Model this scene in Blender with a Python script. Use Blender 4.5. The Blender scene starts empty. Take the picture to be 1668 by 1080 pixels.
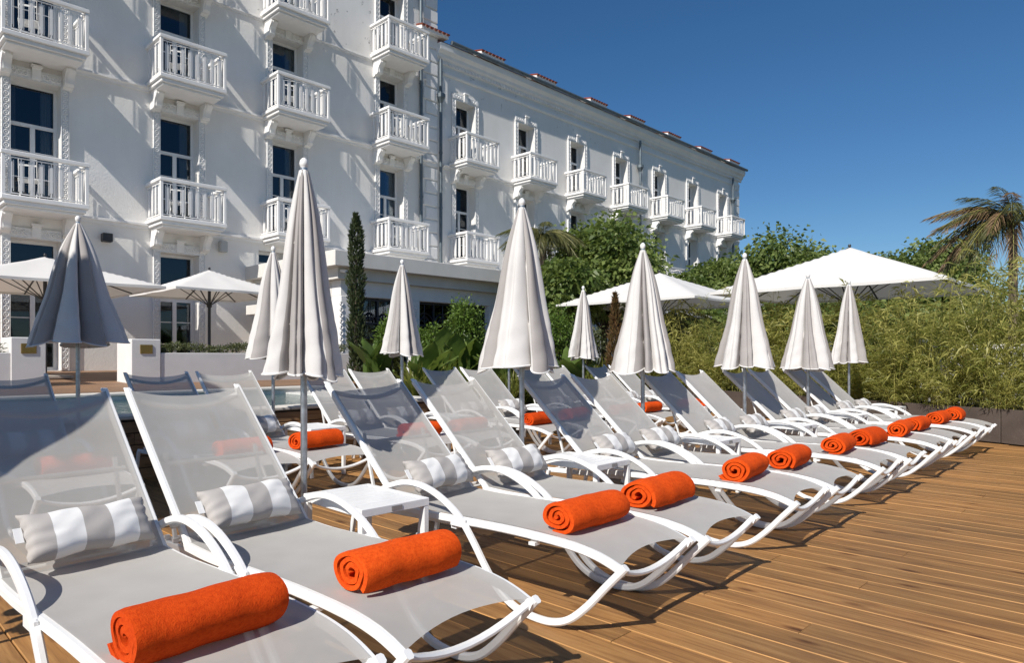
import bpy, math, random
import numpy as np
from mathutils import Vector, Matrix

SC = bpy.context.scene
COL = SC.collection
rad = math.radians
# ------------------------------------------------------------------ camera
TH = rad(47.35)
cam_d = bpy.data.cameras.new('camera')
cam = bpy.data.objects.new('camera', cam_d)
COL.objects.link(cam)
cam.location = (0, 0, 1.2)
cam.rotation_euler = (rad(90), 0, TH - rad(90))
cam_d.sensor_width = 36
cam_d.lens = 1118 / 1668 * 36
cam_d.shift_x = (834 - 700) / 1668
cam_d.shift_y = (579 - 540) / 1668
cam_d.clip_start = 0.05
cam_d.clip_end = 4000
SC.camera = cam
# ------------------------------------------------------------------ light
SUN_EL = rad(42)
SUN_AZ = rad(180 + 12.5)          # direction towards the sun, measured from +X to +Y
sun_dir = Vector((math.cos(SUN_AZ) * math.cos(SUN_EL), math.sin(SUN_AZ) * math.cos(SUN_EL), math.sin(SUN_EL)))
world = bpy.data.worlds.new('World')
SC.world = world
world.use_nodes = True
nt = world.node_tree
sky = nt.nodes.new('ShaderNodeTexSky')
sky.sky_type = 'NISHITA'
sky.sun_disc = False
sky.sun_elevation = SUN_EL
sky.sun_rotation = rad(90) - SUN_AZ
sky.altitude = 0
sky.air_density = 1.0
sky.dust_density = 0.0
sky.ozone_density = 6.0
hs = nt.nodes.new('ShaderNodeHueSaturation')
hs.inputs['Saturation'].default_value = 1.17
nt.links.new(sky.outputs[0], hs.inputs['Color'])
nt.links.new(hs.outputs[0], nt.nodes['Background'].inputs[0])
nt.nodes['Background'].inputs[1].default_value = 0.062
sun_d = bpy.data.lights.new('sun', 'SUN')
sun_d.energy = 4.3
sun_d.angle = rad(0.53)
sun_d.color = (1.0, 0.945, 0.87)
sun = bpy.data.objects.new('sun', sun_d)
COL.objects.link(sun)
sun.rotation_euler = (-sun_dir).to_track_quat('-Z', 'Y').to_euler()
SC.view_settings.view_transform = 'Standard'
SC.view_settings.look = 'None'
SC.view_settings.gamma = 1
SC.view_settings.exposure = 0.40
SC.view_settings.use_curve_mapping = False
SC.cycles.max_bounces = 8
SC.cycles.transparent_max_bounces = 16
SC.cycles.use_denoising = True

rng = np.random.default_rng(7)
random.seed(7)

# ------------------------------------------------------------------ materials
def mat_base(name):
    m = bpy.data.materials.new(name)
    m.use_nodes = True
    return m, m.node_tree.nodes, m.node_tree.links, m.node_tree.nodes['Principled BSDF']

def N(nodes, t, **kw):
    n = nodes.new(t)
    for k, v in kw.items():
        if k.startswith('i_'):
            key = k[2:]
            key = int(key) if key.isdigit() else key.replace('_', ' ')
            n.inputs[key].default_value = v
        else:
            setattr(n, k, v)
    return n

def ramp(nodes, links, src, stops):
    r = nodes.new('ShaderNodeValToRGB')
    el = r.color_ramp.elements
    while len(el) < len(stops):
        el.new(0.5)
    for e, (p, c) in zip(el, stops):
        e.position = p
        e.color = (*c, 1)
    links.new(src, r.inputs[0])
    return r

def simple(name, col, rough=0.5, metal=0.0, var=0.0, vscale=3.0, bump=0.0, bscale=60.0, spec=0.5, world_pos=True, trans=0.0, var2=None):
    m, n, l, p = mat_base(name)
    p.inputs['Roughness'].default_value = rough
    p.inputs['Metallic'].default_value = metal
    p.inputs['Specular IOR Level'].default_value = spec
    p.inputs['Base Color'].default_value = (*col, 1)
    g = n.new('ShaderNodeNewGeometry') if world_pos else n.new('ShaderNodeTexCoord')
    out = g.outputs['Position'] if world_pos else g.outputs['Object']
    if var:
        t = N(n, 'ShaderNodeTexNoise', i_Scale=vscale, i_Detail=6.0, i_Roughness=0.6)
        l.new(out, t.inputs['Vector'])
        a = tuple(c * (1 - var) for c in col)
        b = tuple(min(1, c * (1 + var)) for c in col)
        if var2:
            a = var2
        r = ramp(n, l, t.outputs[0], [(0.3, a), (0.7, b)])
        l.new(r.outputs[0], p.inputs['Base Color'])
    if bump:
        t = N(n, 'ShaderNodeTexNoise', i_Scale=bscale, i_Detail=4.0)
        l.new(out, t.inputs['Vector'])
        b = N(n, 'ShaderNodeBump', i_Strength=bump, i_Distance=0.01)
        l.new(t.outputs[0], b.inputs['Height'])
        l.new(b.outputs[0], p.inputs['Normal'])
    return m

def add_translucent(m, fac, col):
    n, l = m.node_tree.nodes, m.node_tree.links
    p = n['Principled BSDF']
    tr = N(n, 'ShaderNodeBsdfTranslucent')
    tr.inputs[0].default_value = (*col, 1)
    mx = N(n, 'ShaderNodeMixShader', i_0=fac)
    l.new(p.outputs[0], mx.inputs[1])
    l.new(tr.outputs[0], mx.inputs[2])
    l.new(mx.outputs[0], n['Material Output'].inputs[0])
    return m

M = {}
M['white_metal'] = simple('white_metal', (0.80, 0.80, 0.79), 0.33, var=0.03, vscale=9)
M['white_plastic'] = simple('white_plastic', (0.78, 0.78, 0.77), 0.45)
M['galvanised'] = simple('galvanised', (0.42, 0.45, 0.48), 0.38, 0.85, var=0.25, vscale=22)
M['dark_metal'] = simple('dark_metal', (0.045, 0.047, 0.05), 0.45, 0.2)
M['iron'] = simple('iron', (0.03, 0.035, 0.05), 0.4, 0.3)
M['zinc'] = simple('zinc', (0.13, 0.16, 0.18), 0.5, 0.5, var=0.2, vscale=6)
M['brass'] = simple('brass', (0.30, 0.20, 0.06), 0.4, 0.7, var=0.2, vscale=30)
M['trim'] = simple('trim_paint', (0.79, 0.78, 0.765), 0.7, var=0.05, vscale=2.5, bump=0.12, bscale=30)
M['low_wall'] = simple('low_wall_render', (0.70, 0.685, 0.67), 0.8, var=0.06, vscale=2, bump=0.2, bscale=50)
M['cream'] = simple('cream_render', (0.66, 0.64, 0.60), 0.8, var=0.06, vscale=2, bump=0.2, bscale=40)
M['planter'] = simple('planter_board', (0.085, 0.066, 0.055), 0.65, var=0.2, vscale=5, bump=0.15, bscale=60)
M['soil'] = simple('soil', (0.05, 0.035, 0.025), 0.95, var=0.4, vscale=12, bump=0.6, bscale=20)
M['ground'] = simple('ground', (0.10, 0.095, 0.06), 0.95, var=0.35, vscale=0.8, bump=0.4, bscale=10)
M['stone'] = simple('coping_stone', (0.62, 0.59, 0.54), 0.7, var=0.08, vscale=5, bump=0.2, bscale=30)
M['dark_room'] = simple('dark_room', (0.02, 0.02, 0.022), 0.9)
M['curtain'] = simple('curtain', (0.78, 0.76, 0.73), 0.9)
M['tile'] = simple('roof_tile', (0.32, 0.085, 0.05), 0.75, var=0.3, vscale=4)
M['bark'] = simple('bark', (0.10, 0.075, 0.055), 0.9, var=0.35, vscale=8, bump=0.6, bscale=25)
M['palm_bark'] = simple('palm_bark', (0.16, 0.12, 0.08), 0.9, var=0.35, vscale=14, bump=0.8, bscale=18)
M['culm'] = simple('bamboo_culm', (0.24, 0.22, 0.06), 0.45, var=0.35, vscale=5)
M['label_metal'] = simple('label_metal', (0.30, 0.30, 0.30), 0.4, 0.5)
M['rubber'] = simple('rubber', (0.04, 0.04, 0.04), 0.7)
M['paving'] = simple('paving', (0.40, 0.36, 0.31), 0.85, var=0.12, vscale=3, bump=0.3, bscale=25)
M['poolwhite'] = simple('pool_render', (0.62, 0.61, 0.58), 0.75, var=0.25, vscale=9, bump=0.8, bscale=22)
M['lamp_dark'] = simple('lamp_dark', (0.025, 0.025, 0.027), 0.4)
M['speaker_grey'] = simple('speaker_grey', (0.42, 0.43, 0.43), 0.5)

# facade render: white paint, weathered, with fine cracks and stains
def facade_mat():
    m, n, l, p = mat_base('facade_paint')
    p.inputs['Roughness'].default_value = 0.85
    p.inputs['Specular IOR Level'].default_value = 0.25
    g = n.new('ShaderNodeNewGeometry')
    t1 = N(n, 'ShaderNodeTexNoise', i_Scale=0.55, i_Detail=7.0, i_Roughness=0.62)
    l.new(g.outputs['Position'], t1.inputs['Vector'])
    r1 = ramp(n, l, t1.outputs[0], [(0.3, (0.76, 0.735, 0.695)), (0.65, (0.84, 0.82, 0.785))])
    mp = N(n, 'ShaderNodeMapping')
    mp.inputs['Scale'].default_value = (6.0, 1, 0.5)
    l.new(g.outputs['Position'], mp.inputs[0])
    t2 = N(n, 'ShaderNodeTexNoise', i_Scale=1.2, i_Detail=5.0)
    l.new(mp.outputs[0], t2.inputs['Vector'])
    r2 = ramp(n, l, t2.outputs[0], [(0.32, (0.86, 0.85, 0.83)), (0.55, (1, 1, 1))])
    mx = N(n, 'ShaderNodeMix', data_type='RGBA', blend_type='MULTIPLY')
    mx.inputs[0].default_value = 0.12
    l.new(r1.outputs[0], mx.inputs[6])
    l.new(r2.outputs[0], mx.inputs[7])
    # flaked paint under the eaves
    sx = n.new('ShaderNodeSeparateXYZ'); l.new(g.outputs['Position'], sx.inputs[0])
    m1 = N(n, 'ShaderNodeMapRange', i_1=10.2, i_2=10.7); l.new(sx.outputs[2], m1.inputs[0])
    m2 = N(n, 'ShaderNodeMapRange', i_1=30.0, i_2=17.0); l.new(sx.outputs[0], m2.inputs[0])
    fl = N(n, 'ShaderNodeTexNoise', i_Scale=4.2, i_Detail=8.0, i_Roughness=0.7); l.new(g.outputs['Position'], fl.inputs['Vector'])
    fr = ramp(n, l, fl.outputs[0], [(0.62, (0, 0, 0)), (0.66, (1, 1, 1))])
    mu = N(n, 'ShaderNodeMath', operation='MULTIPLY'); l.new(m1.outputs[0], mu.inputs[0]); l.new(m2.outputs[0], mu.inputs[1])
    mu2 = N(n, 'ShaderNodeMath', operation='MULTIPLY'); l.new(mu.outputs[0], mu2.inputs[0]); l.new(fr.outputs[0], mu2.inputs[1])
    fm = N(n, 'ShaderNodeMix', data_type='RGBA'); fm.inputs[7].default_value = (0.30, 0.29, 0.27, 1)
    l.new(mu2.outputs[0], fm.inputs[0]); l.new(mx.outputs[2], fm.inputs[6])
    l.new(fm.outputs[2], p.inputs['Base Color'])
    t3 = N(n, 'ShaderNodeTexNoise', i_Scale=28.0, i_Detail=6.0)
    l.new(g.outputs['Position'], t3.inputs['Vector'])
    b = N(n, 'ShaderNodeBump', i_Strength=0.3, i_Distance=0.02)
    l.new(t3.outputs[0], b.inputs['Height'])
    l.new(b.outputs[0], p.inputs['Normal'])
    return m
M['facade'] = facade_mat()

def carving_mat():
    m, n, l, p = mat_base('carved_trim')
    p.inputs['Roughness'].default_value = 0.75
    p.inputs['Base Color'].default_value = (0.73, 0.725, 0.71, 1)
    g = n.new('ShaderNodeNewGeometry')
    v = N(n, 'ShaderNodeTexVoronoi', i_Scale=16.0)
    l.new(g.outputs['Position'], v.inputs['Vector'])
    b = N(n, 'ShaderNodeBump', i_Strength=0.8, i_Distance=0.02)
    l.new(v.outputs[0], b.inputs['Height'])
    l.new(b.outputs[0], p.inputs['Normal'])
    return m
M['carved'] = carving_mat()

def wood_mat(name, c1, c2, c3, axis=1, knots=True, weather=None):
    m, n, l, p = mat_base(name)
    p.inputs['Roughness'].default_value = 0.62
    p.inputs['Specular IOR Level'].default_value = 0.35
    g = n.new('ShaderNodeNewGeometry')
    oi = n.new('ShaderNodeObjectInfo')
    off = N(n, 'ShaderNodeVectorMath', operation='SCALE')
    cx = N(n, 'ShaderNodeCombineXYZ')
    l.new(oi.outputs['Random'], cx.inputs[0]); l.new(oi.outputs['Random'], cx.inputs[1]); l.new(oi.outputs['Random'], cx.inputs[2])
    l.new(cx.outputs[0], off.inputs[0]); off.inputs['Scale'].default_value = 173.0
    add = N(n, 'ShaderNodeVectorMath', operation='ADD')
    l.new(g.outputs['Position'], add.inputs[0]); l.new(off.outputs[0], add.inputs[1])
    mp = N(n, 'ShaderNodeMapping')
    sc = [1.0, 1.0, 1.0]; sc[axis] = 0.055
    mp.inputs['Scale'].default_value = sc
    l.new(add.outputs[0], mp.inputs[0])
    t = N(n, 'ShaderNodeTexNoise', i_Scale=34.0, i_Detail=8.0, i_Roughness=0.62, i_Distortion=0.6)
    l.new(mp.outputs[0], t.inputs['Vector'])
    r = ramp(n, l, t.outputs[0], [(0.28, c1), (0.5, c2), (0.74, c3)])
    # whole-plank tone
    r2 = ramp(n, l, oi.outputs['Random'], [(0.0, (0.80, 0.79, 0.78)), (0.5, (1.0, 0.98, 0.96)), (1.0, (1.16, 1.10, 1.03))])
    mx = N(n, 'ShaderNodeMix', data_type='RGBA', blend_type='MULTIPLY'); mx.inputs[0].default_value = 1
    l.new(r.outputs[0], mx.inputs[6]); l.new(r2.outputs[0], mx.inputs[7])
    src = mx.outputs[2]
    # broad weathering
    t4 = N(n, 'ShaderNodeTexNoise', i_Scale=1.3, i_Detail=5.0)
    l.new(g.outputs['Position'], t4.inputs['Vector'])
    r4 = ramp(n, l, t4.outputs[0], [(0.32, (0.72, 0.74, 0.80)), (0.62, (1.10, 1.06, 1.0))])
    mw = N(n, 'ShaderNodeMix', data_type='RGBA', blend_type='MULTIPLY'); mw.inputs[0].default_value = 0.8
    l.new(src, mw.inputs[6]); l.new(r4.outputs[0], mw.inputs[7]); src = mw.outputs[2]
    if knots:
        mk = N(n, 'ShaderNodeMapping')
        s2 = [7.5, 7.5, 7.5]; s2[axis] = 2.6
        mk.inputs['Scale'].default_value = s2
        l.new(add.outputs[0], mk.inputs[0])
        v = N(n, 'ShaderNodeTexVoronoi', i_Scale=1.0, i_Randomness=1.0)
        l.new(mk.outputs[0], v.inputs['Vector'])
        rk = ramp(n, l, v.outputs['Distance'], [(0.06, (0.26, 0.19, 0.15)), (0.11, (0.55, 0.46, 0.40)), (0.20, (1, 1, 1))])
        mk2 = N(n, 'ShaderNodeMix', data_type='RGBA', blend_type='MULTIPLY'); mk2.inputs[0].default_value = 0.85
        l.new(src, mk2.inputs[6]); l.new(rk.outputs[0], mk2.inputs[7]); src = mk2.outputs[2]
    l.new(src, p.inputs['Base Color'])
    b = N(n, 'ShaderNodeBump', i_Strength=0.25, i_Distance=0.004)
    l.new(t.outputs[0], b.inputs['Height']); l.new(b.outputs[0], p.inputs['Normal'])
    return m
M['deck'] = wood_mat('deck_wood', (0.150, 0.075, 0.028), (0.305, 0.160, 0.057), (0.41, 0.236, 0.09))
M['deck_edge'] = simple('deck_fresh_lit_edge', (0.42, 0.215, 0.07), 0.6, var=0.3, vscale=3)  # fresh groove wood; brighter orange also paints in the sunlit gap edges
M['clad'] = wood_mat('cladding_wood', (0.22, 0.13, 0.065), (0.36, 0.215, 0.11), (0.46, 0.29, 0.15), axis=0)
M['terrace'] = wood_mat('terrace_wood', (0.17, 0.10, 0.06), (0.27, 0.165, 0.10), (0.34, 0.22, 0.14), axis=0, knots=False)

def sling_mat():
    m, n, l, p = mat_base('sling_mesh')
    p.inputs['Roughness'].default_value = 0.55
    tc = n.new('ShaderNodeTexCoord')
    w = N(n, 'ShaderNodeTexWave', i_Scale=140.0, i_Distortion=0.4)
    w.bands_direction = 'Y'
    l.new(tc.outputs['Object'], w.inputs['Vector'])
    ns = N(n, 'ShaderNodeTexNoise', i_Scale=7.0, i_Detail=5.0)
    l.new(tc.outputs['Object'], ns.inputs['Vector'])
    r = ramp(n, l, ns.outputs[0], [(0.3, (0.50, 0.485, 0.455)), (0.7, (0.55, 0.535, 0.505))])
    l.new(r.outputs[0], p.inputs['Base Color'])
    b = N(n, 'ShaderNodeBump', i_Strength=0.15, i_Distance=0.002)
    l.new(w.outputs[0], b.inputs['Height']); l.new(b.outputs[0], p.inputs['Normal'])
    tl = N(n, 'ShaderNodeBsdfTranslucent'); tl.inputs[0].default_value = (0.40, 0.385, 0.36, 1)
    m1 = N(n, 'ShaderNodeMixShader', i_0=0.18)
    l.new(p.outputs[0], m1.inputs[1]); l.new(tl.outputs[0], m1.inputs[2])
    tr = N(n, 'ShaderNodeBsdfTransparent')
    # open weave: the yarn closes the holes as the sheet is seen more edge-on
    lw = N(n, 'ShaderNodeLayerWeight', i_Blend=0.5)
    mr = N(n, 'ShaderNodeMapRange', i_1=0.36, i_2=0.72, i_3=0.25, i_4=0.0)
    l.new(lw.outputs['Facing'], mr.inputs[0])
    m2 = n.new('ShaderNodeMixShader')
    l.new(mr.outputs[0], m2.inputs[0])
    l.new(m1.outputs[0], m2.inputs[1]); l.new(tr.outputs[0], m2.inputs[2])
    l.new(m2.outputs[0], n['Material Output'].inputs[0])
    return m
M['sling'] = sling_mat()

def towel_mat():
    m, n, l, p = mat_base('terry_towel')
    p.inputs['Roughness'].default_value = 0.95
    p.inputs['Specular IOR Level'].default_value = 0.1
    tc = n.new('ShaderNodeTexCoord')
    t = N(n, 'ShaderNodeTexNoise', i_Scale=70.0, i_Detail=6.0, i_Roughness=0.75)
    l.new(tc.outputs['Object'], t.inputs['Vector'])
    r = ramp(n, l, t.outputs[0], [(0.28, (0.50, 0.045, 0.005)), (0.52, (0.70, 0.078, 0.008)), (0.80, (0.80, 0.115, 0.015))])
    oi = n.new('ShaderNodeObjectInfo')
    ro = ramp(n, l, oi.outputs['Random'], [(0.0, (0.86, 0.80, 0.8)), (1.0, (1.06, 1.12, 1.1))])
    mo = N(n, 'ShaderNodeMix', data_type='RGBA', blend_type='MULTIPLY'); mo.inputs[0].default_value = 1
    l.new(r.outputs[0], mo.inputs[6]); l.new(ro.outputs[0], mo.inputs[7])
    l.new(mo.outputs[2], p.inputs['Base Color'])
    t2 = N(n, 'ShaderNodeTexNoise', i_Scale=260.0, i_Detail=3.0)
    l.new(tc.outputs['Object'], t2.inputs['Vector'])
    b = N(n, 'ShaderNodeBump', i_Strength=0.6, i_Distance=0.004)
    l.new(t2.outputs[0], b.inputs['Height'])
    b2 = N(n, 'ShaderNodeBump', i_Strength=0.35, i_Distance=0.004)
    l.new(t.outputs[0], b2.inputs['Height']); l.new(b.outputs[0], b2.inputs['Normal'])
    l.new(b2.outputs[0], p.inputs['Normal'])
    return m
M['towel'] = towel_mat()

def pillow_mat():
    m, n, l, p = mat_base('striped_canvas')
    p.inputs['Roughness'].default_value = 0.9
    tc = n.new('ShaderNodeTexCoord')
    sx = n.new('ShaderNodeSeparateXYZ')
    l.new(tc.outputs['Object'], sx.inputs[0])
    r = n.new('ShaderNodeValToRGB'); r.color_ramp.interpolation = 'CONSTANT'
    mr = N(n, 'ShaderNodeMapRange', i_1=-0.243, i_2=0.243)
    l.new(sx.outputs[0], mr.inputs[0]); l.new(mr.outputs[0], r.inputs[0])
    G = (0.40, 0.375, 0.355, 1); W = (0.74, 0.735, 0.72, 1)
    el = r.color_ramp.elements
    el[0].position = 0; el[0].color = G
    el[1].position = 0.20; el[1].color = W
    for ps, c in ((0.42, G), (0.63, W), (0.84, G)):
        e = el.new(ps); e.color = c
    l.new(r.outputs[0], p.inputs['Base Color'])
    t = N(n, 'ShaderNodeTexNoise', i_Scale=10.0, i_Detail=3.0, i_Distortion=1.5)
    l.new(tc.outputs['Object'], t.inputs['Vector'])
    b = N(n, 'ShaderNodeBump', i_Strength=0.10, i_Distance=0.012)
    l.new(t.outputs[0], b.inputs['Height']); l.new(b.outputs[0], p.inputs['Normal'])
    return m
M['pillow'] = pillow_mat()

M['canopy'] = add_translucent(simple('parasol_cloth', (0.66, 0.64, 0.62), 0.85, var=0.05, vscale=5, bump=0.15, bscale=14), 0.10, (0.5, 0.47, 0.44))
M['canopy_grey'] = add_translucent(simple('parasol_cloth_grey', (0.37, 0.345, 0.33), 0.85, var=0.05, vscale=5, bump=0.15, bscale=14), 0.08, (0.35, 0.32, 0.30))
M['piping'] = simple('parasol_piping', (0.72, 0.71, 0.69), 0.7)
M['big_canopy'] = add_translucent(simple('white_parasol_cloth', (0.80, 0.79, 0.77), 0.8, var=0.03, vscale=3, bump=0.1, bscale=6), 0.22, (0.7, 0.66, 0.6))

def leaf_mat(name, c1, c2, tc_, fac=0.3, scale=1.2, rough=0.5):
    m, n, l, p = mat_base(name)
    p.inputs['Roughness'].default_value = rough
    p.inputs['Specular IOR Level'].default_value = 0.4
    at = n.new('ShaderNodeAttribute'); at.attribute_name = 'tone'
    r = ramp(n, l, at.outputs['Fac'], [(0.0, c1), (1.0, c2)])
    l.new(r.outputs[0], p.inputs['Base Color'])
    tr = N(n, 'ShaderNodeBsdfTranslucent'); tr.inputs[0].default_value = (*tc_, 1)
    mx = N(n, 'ShaderNodeMixShader', i_0=fac)
    l.new(p.outputs[0], mx.inputs[1]); l.new(tr.outputs[0], mx.inputs[2])
    l.new(mx.outputs[0], n['Material Output'].inputs[0])
    return m
M['leaf_plane'] = leaf_mat('plane_tree_leaf', (0.055, 0.095, 0.022), (0.23, 0.28, 0.085), (0.26, 0.35, 0.07))
M['leaf_bamboo'] = leaf_mat('bamboo_leaf', (0.09, 0.12, 0.02), (0.46, 0.43, 0.13), (0.50, 0.50, 0.12), 0.42)
M['leaf_palm'] = leaf_mat('palm_leaf', (0.05, 0.06, 0.02), (0.15, 0.15, 0.05), (0.13, 0.14, 0.04), 0.25)
M['leaf_palm_dry'] = leaf_mat('dry_palm_leaf', (0.14, 0.09, 0.045), (0.30, 0.20, 0.11), (0.2, 0.12, 0.05), 0.25)
M['leaf_cypress'] = leaf_mat('cypress_leaf', (0.022, 0.036, 0.014), (0.075, 0.095, 0.035), (0.05, 0.07, 0.02), 0.15)
M['leaf_banana'] = leaf_mat('banana_leaf', (0.07, 0.12, 0.025), (0.15, 0.21, 0.05), (0.2, 0.28, 0.05), 0.35, rough=0.35)
M['leaf_bush'] = leaf_mat('bush_leaf', (0.05, 0.10, 0.015), (0.14, 0.22, 0.035), (0.18, 0.26, 0.04), 0.3)
M['leaf_hedge'] = leaf_mat('hedge_leaf', (0.03, 0.05, 0.018), (0.12, 0.13, 0.045), (0.1, 0.12, 0.03), 0.2)
M['leaf_red'] = leaf_mat('red_conifer_leaf', (0.075, 0.06, 0.02), (0.20, 0.10, 0.045), (0.15, 0.08, 0.03), 0.2)
M['leaf_strap'] = leaf_mat('strap_leaf', (0.07, 0.10, 0.015), (0.26, 0.26, 0.06), (0.25, 0.28, 0.05), 0.35)

def glass_mat():
    m, n, l, p = mat_base('window_glass')
    gl = N(n, 'ShaderNodeBsdfGlossy'); gl.inputs['Roughness'].default_value = 0.03
    gl.inputs[0].default_value = (0.75, 0.82, 0.9, 1)
    tr = N(n, 'ShaderNodeBsdfTransparent'); tr.inputs[0].default_value = (0.66, 0.70, 0.72, 1)
    fr = N(n, 'ShaderNodeFresnel', i_IOR=1.5)
    mm = N(n, 'ShaderNodeMath', operation='ADD'); mm.inputs[1].default_value = 0.015
    l.new(fr.outputs[0], mm.inputs[0])
    mx = N(n, 'ShaderNodeMixShader')
    l.new(mm.outputs[0], mx.inputs[0]); l.new(tr.outputs[0], mx.inputs[1]); l.new(gl.outputs[0], mx.inputs[2])
    l.new(mx.outputs[0], n['Material Output'].inputs[0])
    return m
M['glass'] = glass_mat()

def water_mat():
    m, n, l, p = mat_base('pool_water')
    p.inputs['Base Color'].default_value = (0.05, 0.105, 0.105, 1)
    p.inputs['Roughness'].default_value = 0.06
    g = n.new('ShaderNodeNewGeometry')
    t = N(n, 'ShaderNodeTexNoise', i_Scale=5.0, i_Detail=5.0, i_Distortion=1.2)
    l.new(g.outputs['Position'], t.inputs['Vector'])
    b = N(n, 'ShaderNodeBump', i_Strength=0.5, i_Distance=0.12)
    l.new(t.outputs[0], b.inputs['Height']); l.new(b.outputs[0], p.inputs['Normal'])
    return m
M['water'] = water_mat()

# ------------------------------------------------------------------ mesh helpers
class MB:
    """collects boxes, sweeps and sheets and links them as one mesh object"""
    def __init__(s):
        s.v = []; s.f = []; s.mi = []
    def add(s, vs, fs, mi=0):
        o = len(s.v)
        s.v.extend([tuple(p) for p in vs])
        s.f.extend([tuple(i + o for i in f) for f in fs])
        s.mi.extend([mi] * len(fs))
        return s
    def box(s, x0, x1, y0, y1, z0, z1, mi=0, bev=0.0):
        if bev <= 0:
            vs = [(x, y, z) for z in (z0, z1) for y in (y0, y1) for x in (x0, x1)]
            fs = [(0, 2, 3, 1), (4, 5, 7, 6), (0, 1, 5, 4), (2, 6, 7, 3), (0, 4, 6, 2), (1, 3, 7, 5)]
            return s.add(vs, fs, mi)
        b = min(bev, (x1 - x0) * .45, (y1 - y0) * .45, (z1 - z0) * .45)
        # chamfered vertical profile: octagon in xy, with inset top and bottom
        def ring(i, z):
            xa, xb, ya, yb = x0 + i, x1 - i, y0 + i, y1 - i
            return [(xa + b, ya, z), (xb - b, ya, z), (xb, ya + b, z), (xb, yb - b, z), (xb - b, yb, z), (xa + b, yb, z), (xa, yb - b, z), (xa, ya + b, z)]
        rs = [ring(b, z0), ring(0, z0 + b), ring(0, z1 - b), ring(b, z1)]
        vs = [p for r in rs for p in r]
        fs = [tuple(reversed(range(8))), tuple(range(24, 32))]
        for k in range(3):
            for i in range(8):
                j = (i + 1) % 8
                fs.append((k * 8 + i, k * 8 + j, k * 8 + 8 + j, k * 8 + 8 + i))
        return s.add(vs, fs, mi)
    def sweep(s, path, prof, side=None, mi=0, closed=False):
        """prof: list of (a,b): a along 'side' vector, b along normal"""
        P = [Vector(p) for p in path]
        n = len(P); k = len(prof); vs = []
        prev = None
        for i in range(n):
            if closed:
                t = P[(i + 1) % n] - P[i - 1]
            else:
                t = P[min(i + 1, n - 1)] - P[max(i - 1, 0)]
            t.normalize()
            if side is not None:
                a = Vector(side); a = (a - t * a.dot(t)).normalized()
            else:
                a = prev if prev is not None else (Vector((0, 0, 1)) if abs(t.z) < 0.9 else Vector((1, 0, 0)))
                a = (a - t * a.dot(t)).normalized()
            prev = a
            b = t.cross(a)
            for (pa, pb) in prof:
                vs.append(P[i] + a * pa + b * pb)
        fs = []
        for i in range(n if closed else n - 1):
            i2 = (i + 1) % n
            for j in range(k):
                j2 = (j + 1) % k
                fs.append((i * k + j, i * k + j2, i2 * k + j2, i2 * k + j))
        if not closed:
            fs.append(tuple(reversed(range(k)))); fs.append(tuple(range((n - 1) * k, n * k)))
        return s.add(vs, fs, mi)
    def tube(s, path, r, k=8, mi=0, closed=False):
        return s.sweep(path, [(r * math.cos(2 * math.pi * i / k), r * math.sin(2 * math.pi * i / k)) for i in range(k)], None, mi, closed)
    def cone_tube(s, path, radii, k=7, mi=0):
        P = [Vector(p) for p in path]; vs = []
        for i, p in enumerate(P):
            t = (P[min(i + 1, len(P) - 1)] - P[max(i - 1, 0)]).normalized()
            a = t.orthogonal().normalized() if i == 0 else (a - t * a.dot(t)).normalized()
            b = t.cross(a)
            for j in range(k):
                w = 2 * math.pi * j / k
                vs.append(p + (a * math.cos(w) + b * math.sin(w)) * radii[i])
        fs = []
        for i in range(len(P) - 1):
            for j in range(k):
                j2 = (j + 1) % k
                fs.append((i * k + j, i * k + j2, (i + 1) * k + j2, (i + 1) * k + j))
        fs.append(tuple(reversed(range(k)))); fs.append(tuple(range((len(P) - 1) * k, len(P) * k)))
        return s.add(vs, fs, mi)
    def lathe(s, prof, k=12, c=(0, 0), mi=0):
        vs = []; fs = []
        for (r, z) in prof:
            for j in range(k):
                w = 2 * math.pi * j / k
                vs.append((c[0] + r * math.cos(w), c[1] + r * math.sin(w), z))
        for i in range(len(prof) - 1):
            for j in range(k):
                j2 = (j + 1) % k
                fs.append((i * k + j, i * k + j2, (i + 1) * k + j2, (i + 1) * k + j))
        fs.append(tuple(reversed(range(k)))); fs.append(tuple(range((len(prof) - 1) * k, len(prof) * k)))
        return s.add(vs, fs, mi)
    def grid(s, nu, nv, fn, mi=0, wrap=False):
        vs = [fn(i, j) for j in range(nv) for i in range(nu)]
        fs = []
        for j in range(nv - 1):
            for i in range(nu if wrap else nu - 1):
                i2 = (i + 1) % nu
                fs.append((j * nu + i, j * nu + i2, (j + 1) * nu + i2, (j + 1) * nu + i))
        return s.add(vs, fs, mi)
    def prism(s, poly, x0, x1, mi=0):
        """poly in (y,z), extruded along x"""
        k = len(poly)
        vs = [(x0, y, z) for y, z in poly] + [(x1, y, z) for y, z in poly]
        fs = [tuple(range(k)), tuple(reversed(range(k, 2 * k)))]
        for i in range(k):
            j = (i + 1) % k
            fs.append((i, i + k, j + k, j))
        return s.add(vs, fs, mi)
    def mesh(s, name, mats, smooth=None):
        me = bpy.data.meshes.new(name)
        me.from_pydata(s.v, [], s.f)
        for m in (mats if isinstance(mats, (list, tuple)) else [mats]):
            me.materials.append(m)
        if any(s.mi):
            me.polygons.foreach_set('material_index', s.mi)
        if smooth is not None:
            me.polygons.foreach_set('use_smooth', [True] * len(me.polygons))
            me.set_sharp_from_angle(angle=rad(smooth))
        me.validate()
        return me

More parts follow.
